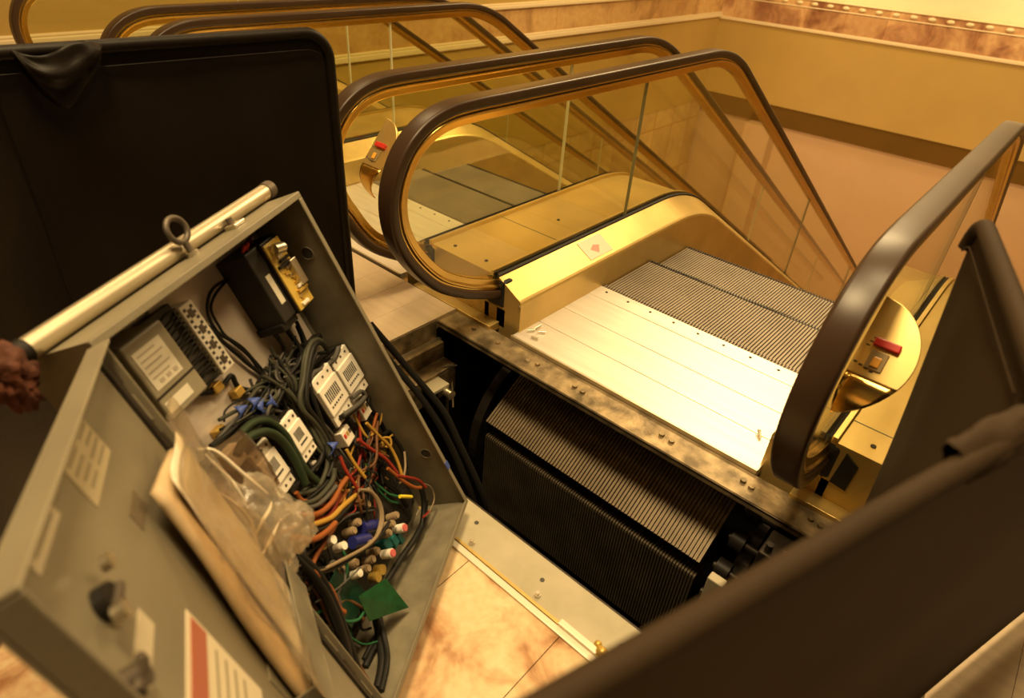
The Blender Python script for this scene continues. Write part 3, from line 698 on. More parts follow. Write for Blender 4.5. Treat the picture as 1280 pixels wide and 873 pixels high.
contactor(.200, .425, .082, .128, .078, 'white-faced contactor, right of the upper pair')
contactor(-.022, .446, .056, .108, .080, 'narrow white contactor in the middle of the cabinet')
contactor(-.125, .446, .062, .118, .078, 'white contactor lowest left, beside the plastic bag')
box_part('spare_contact_block', -.155, -.118, .088, BK, .560, .598, WHITEPL)
for s, t in ((.205, .375), (.108, .378)):
    rl = box_part('relay', s, s+.036, .082, BK, t, t+.040, WHITEPL, None, .002)
    for k in range(3): box_part('coloured_terminal', s+.004+.011*k, s+.011+.011*k, .0805, .083, t+.020, t+.030, (REDP, YELB, IRON)[k], rl, 0)
box_part('small_terminal', .008, .028, .10, BK, .402, .424, WHITEPL)
# brass tabs on the back plate
for s, t in ((-.054, .682), (-.106, .618), (.110, .624), (-.018, .372), (-.02, .645), (-.072, .702), (.045, .30)): box_part('brass_tab', s-.012, s+.012, .120, BK, t-.009, t+.009, YELB, None, .002)
box_part('dark_rail', -.245, .262, .112, BK, .588, .602, DARKSTEEL)
box_part('dark_rail', -.245, .262, .112, BK, .405, .418, DARKSTEEL)
# dark wiring bed behind the lower tangle
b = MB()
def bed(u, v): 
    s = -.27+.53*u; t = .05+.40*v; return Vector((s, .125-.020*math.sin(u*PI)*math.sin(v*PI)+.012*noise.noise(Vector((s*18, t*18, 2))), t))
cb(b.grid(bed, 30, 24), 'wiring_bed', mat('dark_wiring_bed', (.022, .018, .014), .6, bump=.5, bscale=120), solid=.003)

CABLES=[([(0.212,0.821,0.135),(0.191,0.809,0.135),(0.134,0.822,0.135),(0.082,0.828,0.135),(0.051,0.818,0.135),(0.028,0.794,0.135),(0.024,0.758,0.135),(0.04,0.725,0.135),(0.057,0.673,0.135),(0.056,0.618,0.135)],0.0032,'black'),
([(0.176,0.841,0.14),(0.151,0.82,0.14),(0.115,0.822,0.14),(0.069,0.815,0.14),(0.041,0.798,0.14),(0.035,0.763,0.14),(0.036,0.74,0.14),(0.055,0.699,0.14),(0.066,0.63,0.14)],0.0028,'black'),
([(0.013,0.778,0.138),(0.022,0.736,0.138),(0.04,0.676,0.138),(0.058,0.624,0.138),(0.041,0.602,0.138)],0.004,'black'),
([(0.144,0.674,0.12),(0.144,0.64,0.122),(0.119,0.622,0.123),(0.083,0.62,0.125),(0.05,0.616,0.127),(0.031,0.602,0.128),(-0.006,0.609,0.13)],0.004,'black'),
([(0.167,0.666,0.11),(0.172,0.631,0.112),(0.169,0.61,0.114),(0.145,0.603,0.116),(0.088,0.626,0.119),(0.055,0.616,0.121),(0.033,0.6,0.123),(-0.021,0.609,0.125)],0.0045,'black'),
([(0.191,0.662,0.1),(0.187,0.63,0.103),(0.175,0.61,0.106),(0.117,0.597,0.109),(0.076,0.599,0.111),(0.051,0.578,0.114),(-0.015,0.585,0.117),(-0.088,0.609,0.12)],0.0045,'black'),
([(0.261,0.556,0.1),(0.236,0.561,0.103),(0.203,0.578,0.105),(0.143,0.596,0.107),(0.102,0.608,0.11),(0.046,0.61,0.113),(0.003,0.598,0.115),(-0.07,0.609,0.117),(-0.123,0.617,0.12)],0.004,'black'),
([(0.271,0.55,0.09),(0.213,0.544,0.094),(0.162,0.55,0.099),(0.124,0.585,0.103),(0.079,0.59,0.107),(0.04,0.598,0.111),(-0.038,0.604,0.116),(-0.102,0.609,0.12)],0.004,'grey'),
([(0.213,0.578,0.08),(0.206,0.61,0.081),(0.174,0.617,0.082),(0.134,0.597,0.083),(0.102,0.574,0.084),(0.067,0.553,0.086),(0.056,0.527,0.087),(0.068,0.48,0.088),(0.068,0.43,0.089),(0.046,0.398,0.09)],0.0055,'olive'),
([(0.21,0.573,0.075),(0.202,0.603,0.077),(0.175,0.609,0.078),(0.132,0.586,0.08),(0.093,0.556,0.082),(0.07,0.527,0.083),(0.074,0.481,0.085),(0.071,0.427,0.087),(0.049,0.389,0.088),(0.013,0.378,0.09)],0.0055,'black'),
([(0.19,0.618,0.085),(0.152,0.609,0.087),(0.11,0.58,0.088),(0.078,0.552,0.09),(0.068,0.512,0.092),(0.063,0.448,0.093),(0.042,0.396,0.095),(-0.014,0.38,0.097),(-0.067,0.41,0.098),(-0.083,0.444,0.1)],0.0055,'olive'),
([(0.178,0.595,0.08),(0.13,0.576,0.082),(0.103,0.543,0.084),(0.09,0.493,0.087),(0.08,0.451,0.089),(0.072,0.4,0.091),(0.022,0.37,0.093),(-0.03,0.377,0.096),(-0.073,0.396,0.098),(-0.085,0.434,0.1)],0.005,'black'),
([(0.07,0.516,0.09),(0.081,0.476,0.092),(0.062,0.436,0.094),(0.031,0.414,0.096),(-0.012,0.417,0.098),(-0.028,0.408,0.1)],0.006,'black'),
([(0.256,0.556,0.085),(0.223,0.547,0.085),(0.166,0.556,0.085),(0.135,0.567,0.085),(0.103,0.555,0.085)],0.006,'grey'),
([(-0.159,0.597,0.06),(-0.13,0.602,0.062),(-0.099,0.593,0.064),(-0.069,0.573,0.066),(-0.052,0.539,0.069),(-0.049,0.496,0.071),(-0.054,0.454,0.073),(-0.059,0.428,0.075)],0.0085,'green'),
([(-0.112,0.61,0.075),(-0.077,0.604,0.077),(-0.042,0.58,0.08),(-0.025,0.535,0.082),(-0.025,0.489,0.085),(-0.028,0.437,0.087),(-0.018,0.396,0.09)],0.008,'green'),
([(-0.116,0.606,0.09),(-0.074,0.602,0.092),(-0.029,0.581,0.094),(-0.001,0.529,0.096),(-0.003,0.471,0.098),(-0.006,0.411,0.1)],0.006,'black'),
([(-0.091,0.627,0.12),(-0.075,0.641,0.12),(-0.039,0.636,0.12),(-0.012,0.617,0.12),(0.025,0.588,0.12),(0.044,0.555,0.12)],0.002,'black'),
([(-0.096,0.615,0.115),(-0.059,0.615,0.115),(-0.025,0.61,0.115),(0.017,0.587,0.115),(0.06,0.541,0.115)],0.004,'black'),
([(-0.139,0.619,0.11),(-0.084,0.619,0.11),(-0.04,0.61,0.11),(-0.006,0.588,0.11),(0.035,0.543,0.11)],0.004,'grey'),
([(-0.156,0.623,0.105),(-0.11,0.614,0.105),(-0.065,0.608,0.105),(-0.011,0.574,0.105),(0.007,0.541,0.105)],0.005,'black'),
([(-0.103,0.708,0.135),(-0.085,0.693,0.135),(-0.047,0.675,0.135),(-0.009,0.678,0.135),(-0.011,0.652,0.135),(0.01,0.626,0.135)],0.005,'black'),
([(-0.109,0.45,0.08),(-0.096,0.412,0.08),(-0.054,0.38,0.08),(0.007,0.369,0.08),(0.033,0.383,0.08)],0.006,'olive'),
([(-0.133,0.45,0.075),(-0.106,0.41,0.075),(-0.062,0.372,0.075),(0.006,0.357,0.075)],0.005,'grey'),
([(0.132,0.449,0.07),(0.195,0.43,0.07),(0.231,0.427,0.07),(0.226,0.445,0.07),(0.187,0.455,0.07)],0.006,'grey'),
([(0.127,0.447,0.075),(0.18,0.429,0.075),(0.223,0.422,0.075)],0.007,'black'),
([(0.186,0.381,0.07),(0.197,0.333,0.068),(0.209,0.283,0.065),(0.202,0.242,0.062),(0.187,0.208,0.06)],0.0042,'yellow'),
([(0.286,0.34,0.09),(0.255,0.327,0.093),(0.227,0.324,0.097),(0.184,0.313,0.1)],0.0035,'yellow'),
([(0.094,0.383,0.08),(0.087,0.346,0.075),(0.086,0.301,0.07)],0.004,'yellow'),
([(0.16,0.31,0.09),(0.127,0.295,0.09),(0.091,0.3,0.09),(0.062,0.298,0.09)],0.003,'yellow'),
([(0.271,0.273,0.09),(0.23,0.286,0.093),(0.183,0.306,0.097),(0.131,0.293,0.1)],0.0028,'yellow'),
([(0.254,0.228,0.07),(0.225,0.205,0.067),(0.19,0.197,0.063),(0.166,0.204,0.06)],0.0032,'tan'),
([(0.132,0.377,0.07),(0.149,0.331,0.067),(0.17,0.28,0.063),(0.176,0.226,0.06)],0.0045,'red'),
([(0.067,0.387,0.08),(0.056,0.361,0.077),(0.051,0.329,0.073),(0.048,0.298,0.07)],0.004,'red'),
([(0.143,0.333,0.09),(0.101,0.32,0.09),(0.063,0.327,0.09),(0.023,0.331,0.09)],0.0035,'red'),
([(0.08,0.342,0.1),(0.091,0.294,0.1),(0.128,0.265,0.1),(0.166,0.259,0.1)],0.0035,'red'),
([(0.274,0.344,0.1),(0.226,0.33,0.1),(0.188,0.317,0.1),(0.146,0.293,0.1)],0.004,'orange'),
([(0.156,0.262,0.06),(0.174,0.204,0.057),(0.195,0.158,0.053),(0.214,0.137,0.05)],0.0045,'orange'),
([(0.166,0.227,0.055),(0.198,0.188,0.053),(0.223,0.154,0.052),(0.231,0.12,0.05)],0.004,'red'),
([(0.136,0.302,0.09),(0.118,0.272,0.085),(0.123,0.235,0.08),(0.132,0.201,0.075),(0.158,0.165,0.07)],0.003,'dgreen'),
([(-0.128,0.41,0.06),(-0.084,0.368,0.065),(-0.031,0.348,0.07),(0.012,0.346,0.075),(0.05,0.339,0.08)],0.006,'orange'),
([(-0.177,0.405,0.05),(-0.144,0.359,0.053),(-0.104,0.334,0.057),(-0.067,0.321,0.06)],0.0065,'orange'),
([(-0.119,0.372,0.06),(-0.064,0.333,0.067),(-0.014,0.315,0.073),(0.046,0.29,0.08)],0.006,'yellow'),
([(-0.146,0.382,0.055),(-0.091,0.335,0.063),(-0.026,0.307,0.072),(0.033,0.289,0.08)],0.005,'black'),
([(0.04,0.308,0.06),(0.067,0.273,0.06),(0.065,0.229,0.06),(0.043,0.205,0.06),(0.003,0.196,0.06),(-0.022,0.209,0.06)],0.004,'tan'),
([(0.251,0.292,0.1),(0.282,0.281,0.098),(0.299,0.258,0.095),(0.292,0.214,0.092),(0.253,0.173,0.09)],0.005,'black'),
([(0.173,0.252,0.1),(0.168,0.209,0.1),(0.186,0.157,0.1),(0.189,0.102,0.1)],0.006,'black'),
([(0.291,0.392,0.1),(0.264,0.376,0.103),(0.281,0.331,0.107),(0.306,0.263,0.11)],0.006,'black'),
([(0.236,0.133,0.06),(0.264,0.089,0.062),(0.255,0.054,0.065),(0.207,0.051,0.068),(0.186,0.062,0.07)],0.0022,'tan'),
([(0.224,0.047,0.068),(0.205,0.054,0.069),(0.185,0.062,0.07)],0.003,'red'),
([(0.252,0.104,0.08),(0.235,0.068,0.083),(0.189,0.038,0.085),(0.145,0.035,0.087),(0.116,0.043,0.09)],0.0075,'black'),
([(0.147,0.177,0.066),(0.164,0.159,0.065),(0.181,0.14,0.064)],0.0045,'lemon'),
([(0.246,0.061,0.085),(0.194,0.037,0.086),(0.128,0.042,0.087),(0.063,0.057,0.088),(-0.001,0.068,0.089),(-0.024,0.073,0.09)],0.0075,'black'),
([(-0.202,0.358,0.05),(-0.175,0.308,0.052),(-0.114,0.263,0.053),(-0.024,0.208,0.055),(0.038,0.199,0.057),(0.07,0.235,0.058),(0.065,0.287,0.06)],0.004,'tan'),
([(-0.204,0.347,0.05),(-0.153,0.289,0.053),(-0.072,0.234,0.055),(0.003,0.192,0.057),(0.065,0.178,0.06)],0.004,'black'),
([(-0.199,0.362,0.055),(-0.179,0.306,0.056),(-0.124,0.258,0.057),(-0.04,0.211,0.059),(0.032,0.175,0.06)],0.004,'black'),
([(-0.161,0.332,0.08),(-0.134,0.32,0.08),(-0.085,0.305,0.08),(-0.048,0.298,0.08),(-0.0,0.276,0.08),(0.068,0.217,0.08)],0.003,'grey'),
([(-0.186,0.312,0.06),(-0.188,0.257,0.058),(-0.205,0.207,0.056),(-0.222,0.155,0.054),(-0.248,0.116,0.052),(-0.27,0.089,0.05)],0.011,'black'),
([(-0.17,0.292,0.065),(-0.174,0.231,0.064),(-0.188,0.19,0.063),(-0.215,0.137,0.062),(-0.228,0.077,0.061),(-0.235,0.03,0.06)],0.007,'brown'),
([(-0.187,0.314,0.07),(-0.193,0.265,0.068),(-0.207,0.217,0.066),(-0.218,0.172,0.064),(-0.242,0.124,0.062),(-0.273,0.094,0.06)],0.006,'brown'),
([(-0.187,0.319,0.05),(-0.179,0.259,0.05),(-0.19,0.215,0.05),(-0.186,0.194,0.05)],0.006,'orange'),
([(-0.099,0.057,0.09),(-0.123,0.005,0.093),(-0.154,-0.034,0.097),(-0.187,-0.053,0.1)],0.0085,'black'),
([(-0.089,0.035,0.1),(-0.11,-0.031,0.103),(-0.136,-0.063,0.107),(-0.17,-0.081,0.11)],0.007,'black'),
([(-0.223,0.276,0.05),(-0.174,0.245,0.05),(-0.122,0.221,0.05),(-0.088,0.208,0.05)],0.0018,'grey'),
([(-0.214,0.37,0.08),(-0.202,0.334,0.077),(-0.204,0.302,0.073),(-0.23,0.3,0.07)],0.004,'dgreen'),
([(-0.223,0.395,0.08),(-0.224,0.348,0.077),(-0.227,0.325,0.073),(-0.216,0.296,0.07)],0.004,'black'),
([(-0.238,0.352,0.06),(-0.206,0.33,0.06),(-0.189,0.301,0.06),(-0.212,0.297,0.06)],0.004,'grey'),
([(0.126,0.261,0.09),(0.119,0.236,0.087),(0.128,0.186,0.083),(0.148,0.155,0.08)],0.003,'dgreen'),
([(-0.056,0.301,0.08),(-0.092,0.305,0.077),(-0.145,0.311,0.073),(-0.176,0.306,0.07)],0.005,'orange'),
([(0.006,0.336,0.08),(-0.043,0.329,0.077),(-0.077,0.345,0.073),(-0.114,0.392,0.07)],0.006,'red'),
([(0.052,0.304,0.09),(-0.006,0.298,0.083),(-0.066,0.319,0.077),(-0.131,0.357,0.07)],0.006,'black'),
([(0.28,0.871,0.12),(0.248,0.873,0.117),(0.216,0.864,0.113),(0.179,0.858,0.11)],0.004,'brown'),
([(0.21,0.868,0.1),(0.209,0.849,0.107),(0.195,0.829,0.113),(0.176,0.824,0.12)],0.002,'red'),
([(0.118,0.689,0.1),(0.128,0.648,0.105),(0.114,0.627,0.11),(0.069,0.623,0.115),(0.038,0.604,0.12)],0.004,'black'),
([(0.148,0.68,0.09),(0.154,0.621,0.093),(0.128,0.601,0.097),(0.071,0.6,0.1)],0.004,'black'),
([(0.185,0.675,0.09),(0.18,0.641,0.09),(0.169,0.61,0.09)],0.004,'black')]
LENS = {'black': 'cable', 'grey': 'cable', 'olive': 'cable'}
for pts, r, col in CABLES:
    P = smooth_path([(s, min(max(d, .0), .128), min(max(t, .012), CH-.02)) if -.28 < s < .278 else (min(max(s, -.278), .276), d, max(t, .012)) for s, t, d in pts], 5)
    cb(MB().tube(P, r, 8 if r > .003 else 6), 'cable' if r > .003 else 'wire', WIRE[col])
for s_, P_ in ((.0085, [(-.067, .110, .03), (-.129, .086, .014), (-.184, .058, .014), (-.235, .046, .014)]), (.0065, [(-.074, .105, .04), (-.14, .066, .013), (-.185, .045, .013), (-.24, .034, .013)]), (.0085, [(-.195, .055, .37), (-.198, .042, .31), (-.205, .040, .255), (-.220, .040, .20), (-.240, .045, .14), (-.262, .05, .08)]), (.0075, [(-.175, .065, .36), (-.180, .05, .30), (-.190, .048, .24), (-.205, .05, .18), (-.225, .055, .11), (-.25, .06, .04)])):
    cb(MB().tube(smooth_path(P_, 6), s_, 10), 'cable', WIRE['black'])
# extra strands that fill the tangle
rnd = random.Random(11)
def strand(s0, t0, s1, t1, d, r, col, wob):
    pts = []
    for i in range(6):
        f = i/5; pts.append((min(max(s0+(s1-s0)*f+rnd.uniform(-wob, wob), -.27), .27), min(max(d+rnd.uniform(-.012, .012), .02), .128), min(max(t0+(t1-t0)*f+rnd.uniform(-wob, wob), .015), .88)))
    cb(MB().tube(smooth_path(pts, 5), r, 6), 'cable' if r > .003 else 'wire', WIRE[col])
for k in range(34):      # upper black bundle left of the contactors
    strand(rnd.uniform(.05, .20), rnd.uniform(.57, .64), rnd.uniform(-.12, .02), rnd.uniform(.55, .63), rnd.uniform(.105, .125), rnd.uniform(.002, .0042), rnd.choice(['black', 'black', 'grey', 'olive', 'black']), .018)
for k in range(26):      # vertical bundle between contactors
    strand(rnd.uniform(.05, .11), rnd.uniform(.58, .66), rnd.uniform(.02, .10), rnd.uniform(.30, .42), rnd.uniform(.10, .125), rnd.uniform(.0025, .005), rnd.choice(['black', 'black', 'grey', 'olive']), .014)
for k in range(30):      # coloured tangle at right
    strand(rnd.uniform(.10, .25), rnd.uniform(.27, .40), rnd.uniform(-.02, .24), rnd.uniform(.16, .30), rnd.uniform(.07, .115), rnd.uniform(.0018, .0036), rnd.choice(['black', 'brown', 'red', 'black', 'yellow', 'black', 'black', 'tan', 'black', 'brown', 'grey']), .022)
for k in range(30):      # lower left tangle
    strand(rnd.uniform(-.26, -.06), rnd.uniform(.20, .40), rnd.uniform(-.26, -.10), rnd.uniform(.03, .2), rnd.uniform(.07, .12), rnd.uniform(.002, .005), rnd.choice(['black', 'brown', 'grey', 'black', 'dgreen', 'orange', 'black']), .022)
for k in range(16):
    strand(rnd.uniform(-.20, -.02), rnd.uniform(.30, .44), rnd.uniform(0, .16), rnd.uniform(.27, .34), rnd.uniform(.09, .12), rnd.uniform(.003, .006), rnd.choice(['black', 'olive', 'orange', 'brown', 'grey', 'yellow']), .02)
# blue tape wraps
for s, t, d in ((-.022, .599, .098), (.014, .589, .100), (-.062, .620, .105), (.060, .414, .080), (-.030, .613, .1)):
    b = MB(); a = rnd.uniform(0, 3); b.grid(lambda u, v: Vector((s+(u-.5)*.030*math.cos(a)-(v-.5)*.022*math.sin(a), d+.010*math.sin(u*4+v*3), t+(u-.5)*.030*math.sin(a)+(v-.5)*.022*math.cos(a))), 5, 4)
    cb(b, 'blue_tape', BLUE, solid=.0015)
# capacitors, lamps and small parts at the bottom
def can(name, s, t, d, r, L, m, ax=(0, -1, 0), capm=None):
    a = Vector((s, d, t)); e = a+Vector(ax).normalized()*L; o = cb(MB().cyl(a, e, r, 14), name, m, bevel=.0015)
    if capm: cb(MB().cyl(e, e+Vector(ax).normalized()*.004, r*.8, 12), 'cap_end', capm, o)
for s, t in ((.002, .243), (-.023, .244), (.001, .149), (-.024, .151), (-.05, .152), (-.068, .194), (.055, .243), (.115, .142), (.089, .141), (.063, .138), (-.107, .224)): can('ceramic_terminal', s, t, .105, .0095, .026, TANC, (.1, -1, .15), TANC)
can('blue_capacitor', .006, .226, .082, .014, .05, BLUEC, (.75, -.1, -.65), TANC); can('blue_capacitor', -.040, .232, .082, .014, .05, BLUEC, (.75, -.1, -.65), TANC)
for s, t in ((-.091, .187), (-.083, .264), (-.097, .298)): can('white_ceramic_post', s, t, .085, .009, .026, WHITEPL, (.1, -1, .2))
for s, t in ((.026, .114), (.104, .112)): can('indicator_lamp', s, t, .095, .011, .028, WHITEPL, (0, -1, .1), PINK)
for s0, s1, t0, t1 in ((.043, .066, .10, .135), (.068, .09, .085, .115), (.092, .108, .07, .10)): box_part('teal_terminal', s0, s1, .088, .120, t0, t1, TEAL)
for s, t in ((-.009, .104), (-.032, .108), (-.215, .150), (-.10, .30)): can('brass_terminal', s, t, .105, .012, .022, YELB, (0, -1, 0))
cn = box_part('white_connector', -.246, -.222, .070, .100, .188, .272, WHITEPL)
box_part('connector_latch', -.243, -.215, .064, .072, .182, .200, WHITEPL, cn)
# circuit boards leaning out at the bottom
pts = [(-.155, .066, .235), (-.058, .054, .124), (-.061, .040, .020), (-.145, .066, .129)]
q = [Vector(p) for p in pts]; nn = (q[1]-q[0]).cross(q[3]-q[0]).normalized()*.0016
q2 = [Vector((-.128, .060, .165)), Vector((-.050, .048, .122)), Vector((-.052, .038, .022)), Vector((-.140, .062, .100))]
cb(MB().add([p for p in q2]+[p+nn for p in q2], [(0, 1, 2, 3), (7, 6, 5, 4), (0, 4, 5, 1), (1, 5, 6, 2), (2, 6, 7, 3), (3, 7, 4, 0)]), 'circuit_board', PCB, label='bare green circuit board leaning out')
cb(MB().box((-.170, .082, .120), (-.088, .086, .235)), 'circuit_board', mat('dark_circuit_board', (.005, .035, .018), .4), label='dark circuit board behind the green one')
# door
thd = math.radians(139)
TD = TB @ Matrix(((math.cos(thd), math.sin(thd), 0, -hw-.004), (-math.sin(thd), math.cos(thd), 0, -.006), (0, 0, 1, 0), (0, 0, 0, 1)))
def db(b, name, m, par, **k): return b.build(name, m, par, T=TD, **k)
b = MB(); DWd = .55
b.box((.004, -.004, .006), (DWd, 0, CH-.006)); b.box((.004, 0, CH-.010), (DWd, .026, CH-.006)); b.box((.004, 0, .006), (DWd, .026, .010)); b.box((DWd-.004, 0, .010), (DWd, .026, CH-.010))
b.box((.004, 0, .010), (.008, .018, CH-.010))
door = db(b, 'door', GREY, cab, bevel=.002, label='open grey cabinet door seen from inside')
def dbox(name, a0, a1, t0, t1, h0, h1, m, bevel=0., label=None): return db(MB().box((a0, h0, t0), (a1, h1, t1)), name, m, door, bevel=bevel, label=label)
dbox('gasket', .012, .030, .02, CH-.02, 0, .006, DARKSTEEL, .001)
FI = mat('sticker_ink', (.27, .23, .15))
STK = mat('aged_sticker', (.42, .355, .225), .6)
dbox('instruction_label', .200, .325, .832, .896, 0, .0008, STK)
for k in range(5):
    for j in range(2): dbox('print_line', .206+.062*j, .206+.062*j+rnd.uniform(.035, .054), .884-.0105*k, .888-.0105*k, .0008, .0012, FI)
dbox('name_label', .388, .475, .8685, .887, 0, .0008, mat('pale_sticker', (.52, .45, .32), .6))
dbox('print_line', .398, .462, .876, .879, .0008, .0012, FI)
dbox('number_label', .405, .485, .739, .762, 0, .0008, mat('pale_sticker', (.52, .45, .32)))
dbox('danger_label', .335, .475, .545, .690, 0, .0008, mat('cream_sticker', (.66, .58, .42), .6))
dbox('red_stripe', .340, .470, .655, .683, .0008, .0014, mat('red_stripe', (.40, .12, .07), .5))
for k in range(4): dbox('print_line', .35, .455, .635-.018*k, .639-.018*k, .0008, .0012, FI)
lt = db(MB().cyl((.445, 0, .806), (.445, .012, .806), .015, 20), 'latch', BLACKPL, door, bevel=.002)
db(MB().box((.428, .010, .802), (.472, .018, .810)), 'latch_bar', IRON, door, bevel=.003)
db(MB().cyl((.424, .012, .826), (.424, .020, .826), .007, 10), 'latch_screw', ZINC, door); db(MB().cyl((.470, .014, .806), (.470, .024, .806), .008, 10), 'latch_screw', ZINC, door)
db(MB().cyl((.50, 0, .768), (.50, .016, .768), .011, 14).box((.48, .008, .762), (.52, .016, .774)), 'latch_lever', IRON, door, bevel=.003)
dbox('tape_mark', .226, .280, .765, .790, 0, .0008, mat('brown_tape', (.13, .10, .06), .6))
# pocket fixed inside the door
b = MB(); b.box((.020, 0, .40), (.30, .002, .52)); b.box((.020, .002, .40), (.30, .034, .404)); b.box((.020, .032, .404), (.30, .034, .47)); b.box((.020, .002, .404), (.023, .032, .47)); b.box((.297, .002, .404), (.30, .032, .47))
db(b, 'document_pocket', GREYIN, door, bevel=.001)

# documents and plastic bag standing in the pocket (things of their own)
def free(b, name, m, lab, cat, grp=None, T=TD, **k):
    return tag(b.build(name, m, None, T=T, **k), lab, cat, grp)
def sheet(a0, t0, w, h, ang, h0, curl, seed):
    def fn(u, v):
        x = (u-.5)*w; y = v*h; a = math.radians(ang)
        hh = h0+curl*(v**2)+.006*noise.noise(Vector((u*2.2, v*2.2, seed)))
        return Vector((a0+x*math.cos(a)-y*math.sin(a), hh, t0+x*math.sin(a)+y*math.cos(a)))
    return MB().grid(fn, 10, 16)
free(sheet(.225, .41, .150, .365, 9, .013, .010, 1.), 'paper_sheaf', PAPERT, 'folded tan paper sheaf standing in pocket of open cabinet door', 'papers', None, TD, solid=.010)
free(sheet(.155, .41, .15, .36, 2, .024, .010, 5.), 'paper_sheet', PAPER, 'pale sheet behind the tan papers in the cabinet door pocket', 'papers', None, TD, solid=.003)
FILM = glass_mat('clear_plastic_film', (.95, .90, .82), .7, .16, .02, .09)
FILM3 = glass_mat('crumpled_plastic', (.95, .91, .84), .9, .22, .03, .24, (.92, .83, .68))
FILM2 = glass_mat('brown_plastic_film', (.66, .56, .46), .8, .15, .03, .25, (.30, .22, .15))
def pouch(u, v):
    a = .02+.285*u; t = .50+.30*v-.05*u*u
    r = .035; 
    if u > .8 and v > .8: t -= .05*((u-.8)/.2)*((v-.8)/.2)
    return Vector((a, .036+.016*noise.noise(Vector((u*3, v*3, 3)))+.0025*noise.noise(Vector((u*11, v*14, 1)))+.010*v, t+.006*noise.noise(Vector((u*9, v*9, 7)))))
sl = free(MB().grid(pouch, 20, 22), 'plastic_sleeve', FILM, 'clear plastic sleeve hanging over the papers in cabinet door pocket', 'plastic sleeve', None, TD, solid=.0012)
bag = thing('plastic_bag', 'crumpled clear plastic bag spilling from cabinet door over the left contactors', 'plastic bag', None, None, TB)
b = MB()
def bagf(u, v):
    a = 2*PI*u; ph = PI*(v-.5); d = Vector((math.cos(ph)*math.cos(a), math.cos(ph)*math.sin(a), math.sin(ph)))
    k = .92+.30*noise.noise(d*1.8+Vector((3, 1, 0)))+.20*noise.noise(d*4.2)+.06*noise.noise(d*9)
    return Vector((-.262+.070*d.x*k, -.024+.030*d.y*k, .525+.100*d.z*k-.35*d.x*.070))
b.grid(bagf, 48, 30)
def bagg(u, v):
    a = 2*PI*u; ph = PI*(v-.5); d = Vector((math.cos(ph)*math.cos(a), math.cos(ph)*math.sin(a), math.sin(ph)))
    k = .9+.34*noise.noise(d*2.1+Vector((1, 7, 0)))+.24*noise.noise(d*5)
    return Vector((-.215+.044*d.x*k, -.020+.030*d.y*k, .468+.046*d.z*k))
b.grid(bagg, 32, 20).build('film', FILM3, bag, T=TB)
FOLDS = [[(-.292, -.035, .711), (-.263, -.035, .685), (-.247, -.035, .623), (-.236, -.04, .565)], [(-.278, -.035, .691), (-.275, -.04, .630), (-.276, -.035, .580)], [(-.315, -.035, .533), (-.277, -.045, .547), (-.252, -.04, .545), (-.235, -.035, .547)], [(-.322, -.035, .503), (-.285, -.04, .510), (-.248, -.035, .512)], [(-.300, -.035, .640), (-.290, -.04, .570), (-.310, -.035, .510), (-.305, -.035, .468)]]
for F_ in FOLDS: 
    P = smooth_path(F_, 6); n = len(P)
    MB().tube(P, [.0008+.0024*math.sin(PI*k/(n-1)) for k in range(n)], 6).build('fold', mat('milky_fold', (.86, .78, .62), .3), bag, T=TB)
b = MB()
def card(u, v): return Vector((-.265+.10*u+.008*math.sin(v*3), -.012+.02*u, .555+.125*v-.03*u))
free(b.grid(card, 8, 8), 'film_wallet', FILM2, 'brown translucent wallet between plastic bag and terminal parts of the cabinet', 'wallet', None, TB, solid=.002)

# aluminium pipe lying along the cabinet top behind the eye bolt
b = MB(); pc = [(-.312, .088, CH+.0185), (.315, .088, CH+.0185)]
pi = thing('aluminium_pipe', 'bright metal pipe along the top of grey cabinet, behind the eye bolt', 'pipe', None, None, TB)
cb(MB().cyl(pc[0], pc[1], .0165, 24), 'tube', ALU, pi)
cb(MB().cyl((-.330, .088, CH+.0185), (-.306, .088, CH+.0185), .0185, 20), 'end_cap', BLACKPL, pi, bevel=.003); cb(MB().cyl((.308, .088, CH+.0185), (.330, .088, CH+.0185), .0185, 20), 'end_cap', IRON, pi, bevel=.003)
# rust-coloured rag knotted at the left end, and scraps at the right end
b = MB()
def rag(u, v):
    a = 2*PI*u; ph = PI*(v-.5); d = Vector((math.cos(ph)*math.cos(a), math.cos(ph)*math.sin(a), math.sin(ph)))
    k = 1+.45*noise.noise(d*2.6)+.25*noise.noise(d*6)
    return Vector((-.346+.028*d.x*k, .090+.032*d.y*k, CH+.008+.055*d.z*k))
free(b.grid(rag, 40, 26), 'rust_rag', RUST, 'rust-red rag knotted round the left end of metal pipe', 'rag', None, TB)
b = MB()
def rag2(u, v):
    a = 2*PI*u; ph = PI*(v-.5); d = Vector((math.cos(ph)*math.cos(a), math.cos(ph)*math.sin(a), math.sin(ph)))
    k = 1+.4*noise.noise(d*3+Vector((5, 0, 0)))
    return Vector((.285+.026*d.x*k, .100+.016*d.y*k, CH+.006+.010*d.z*k))
free(b.grid(rag2, 24, 14), 'rust_rag', RUST, 'small rust-red scrap tucked under right end of metal pipe', 'rag', None, TB)
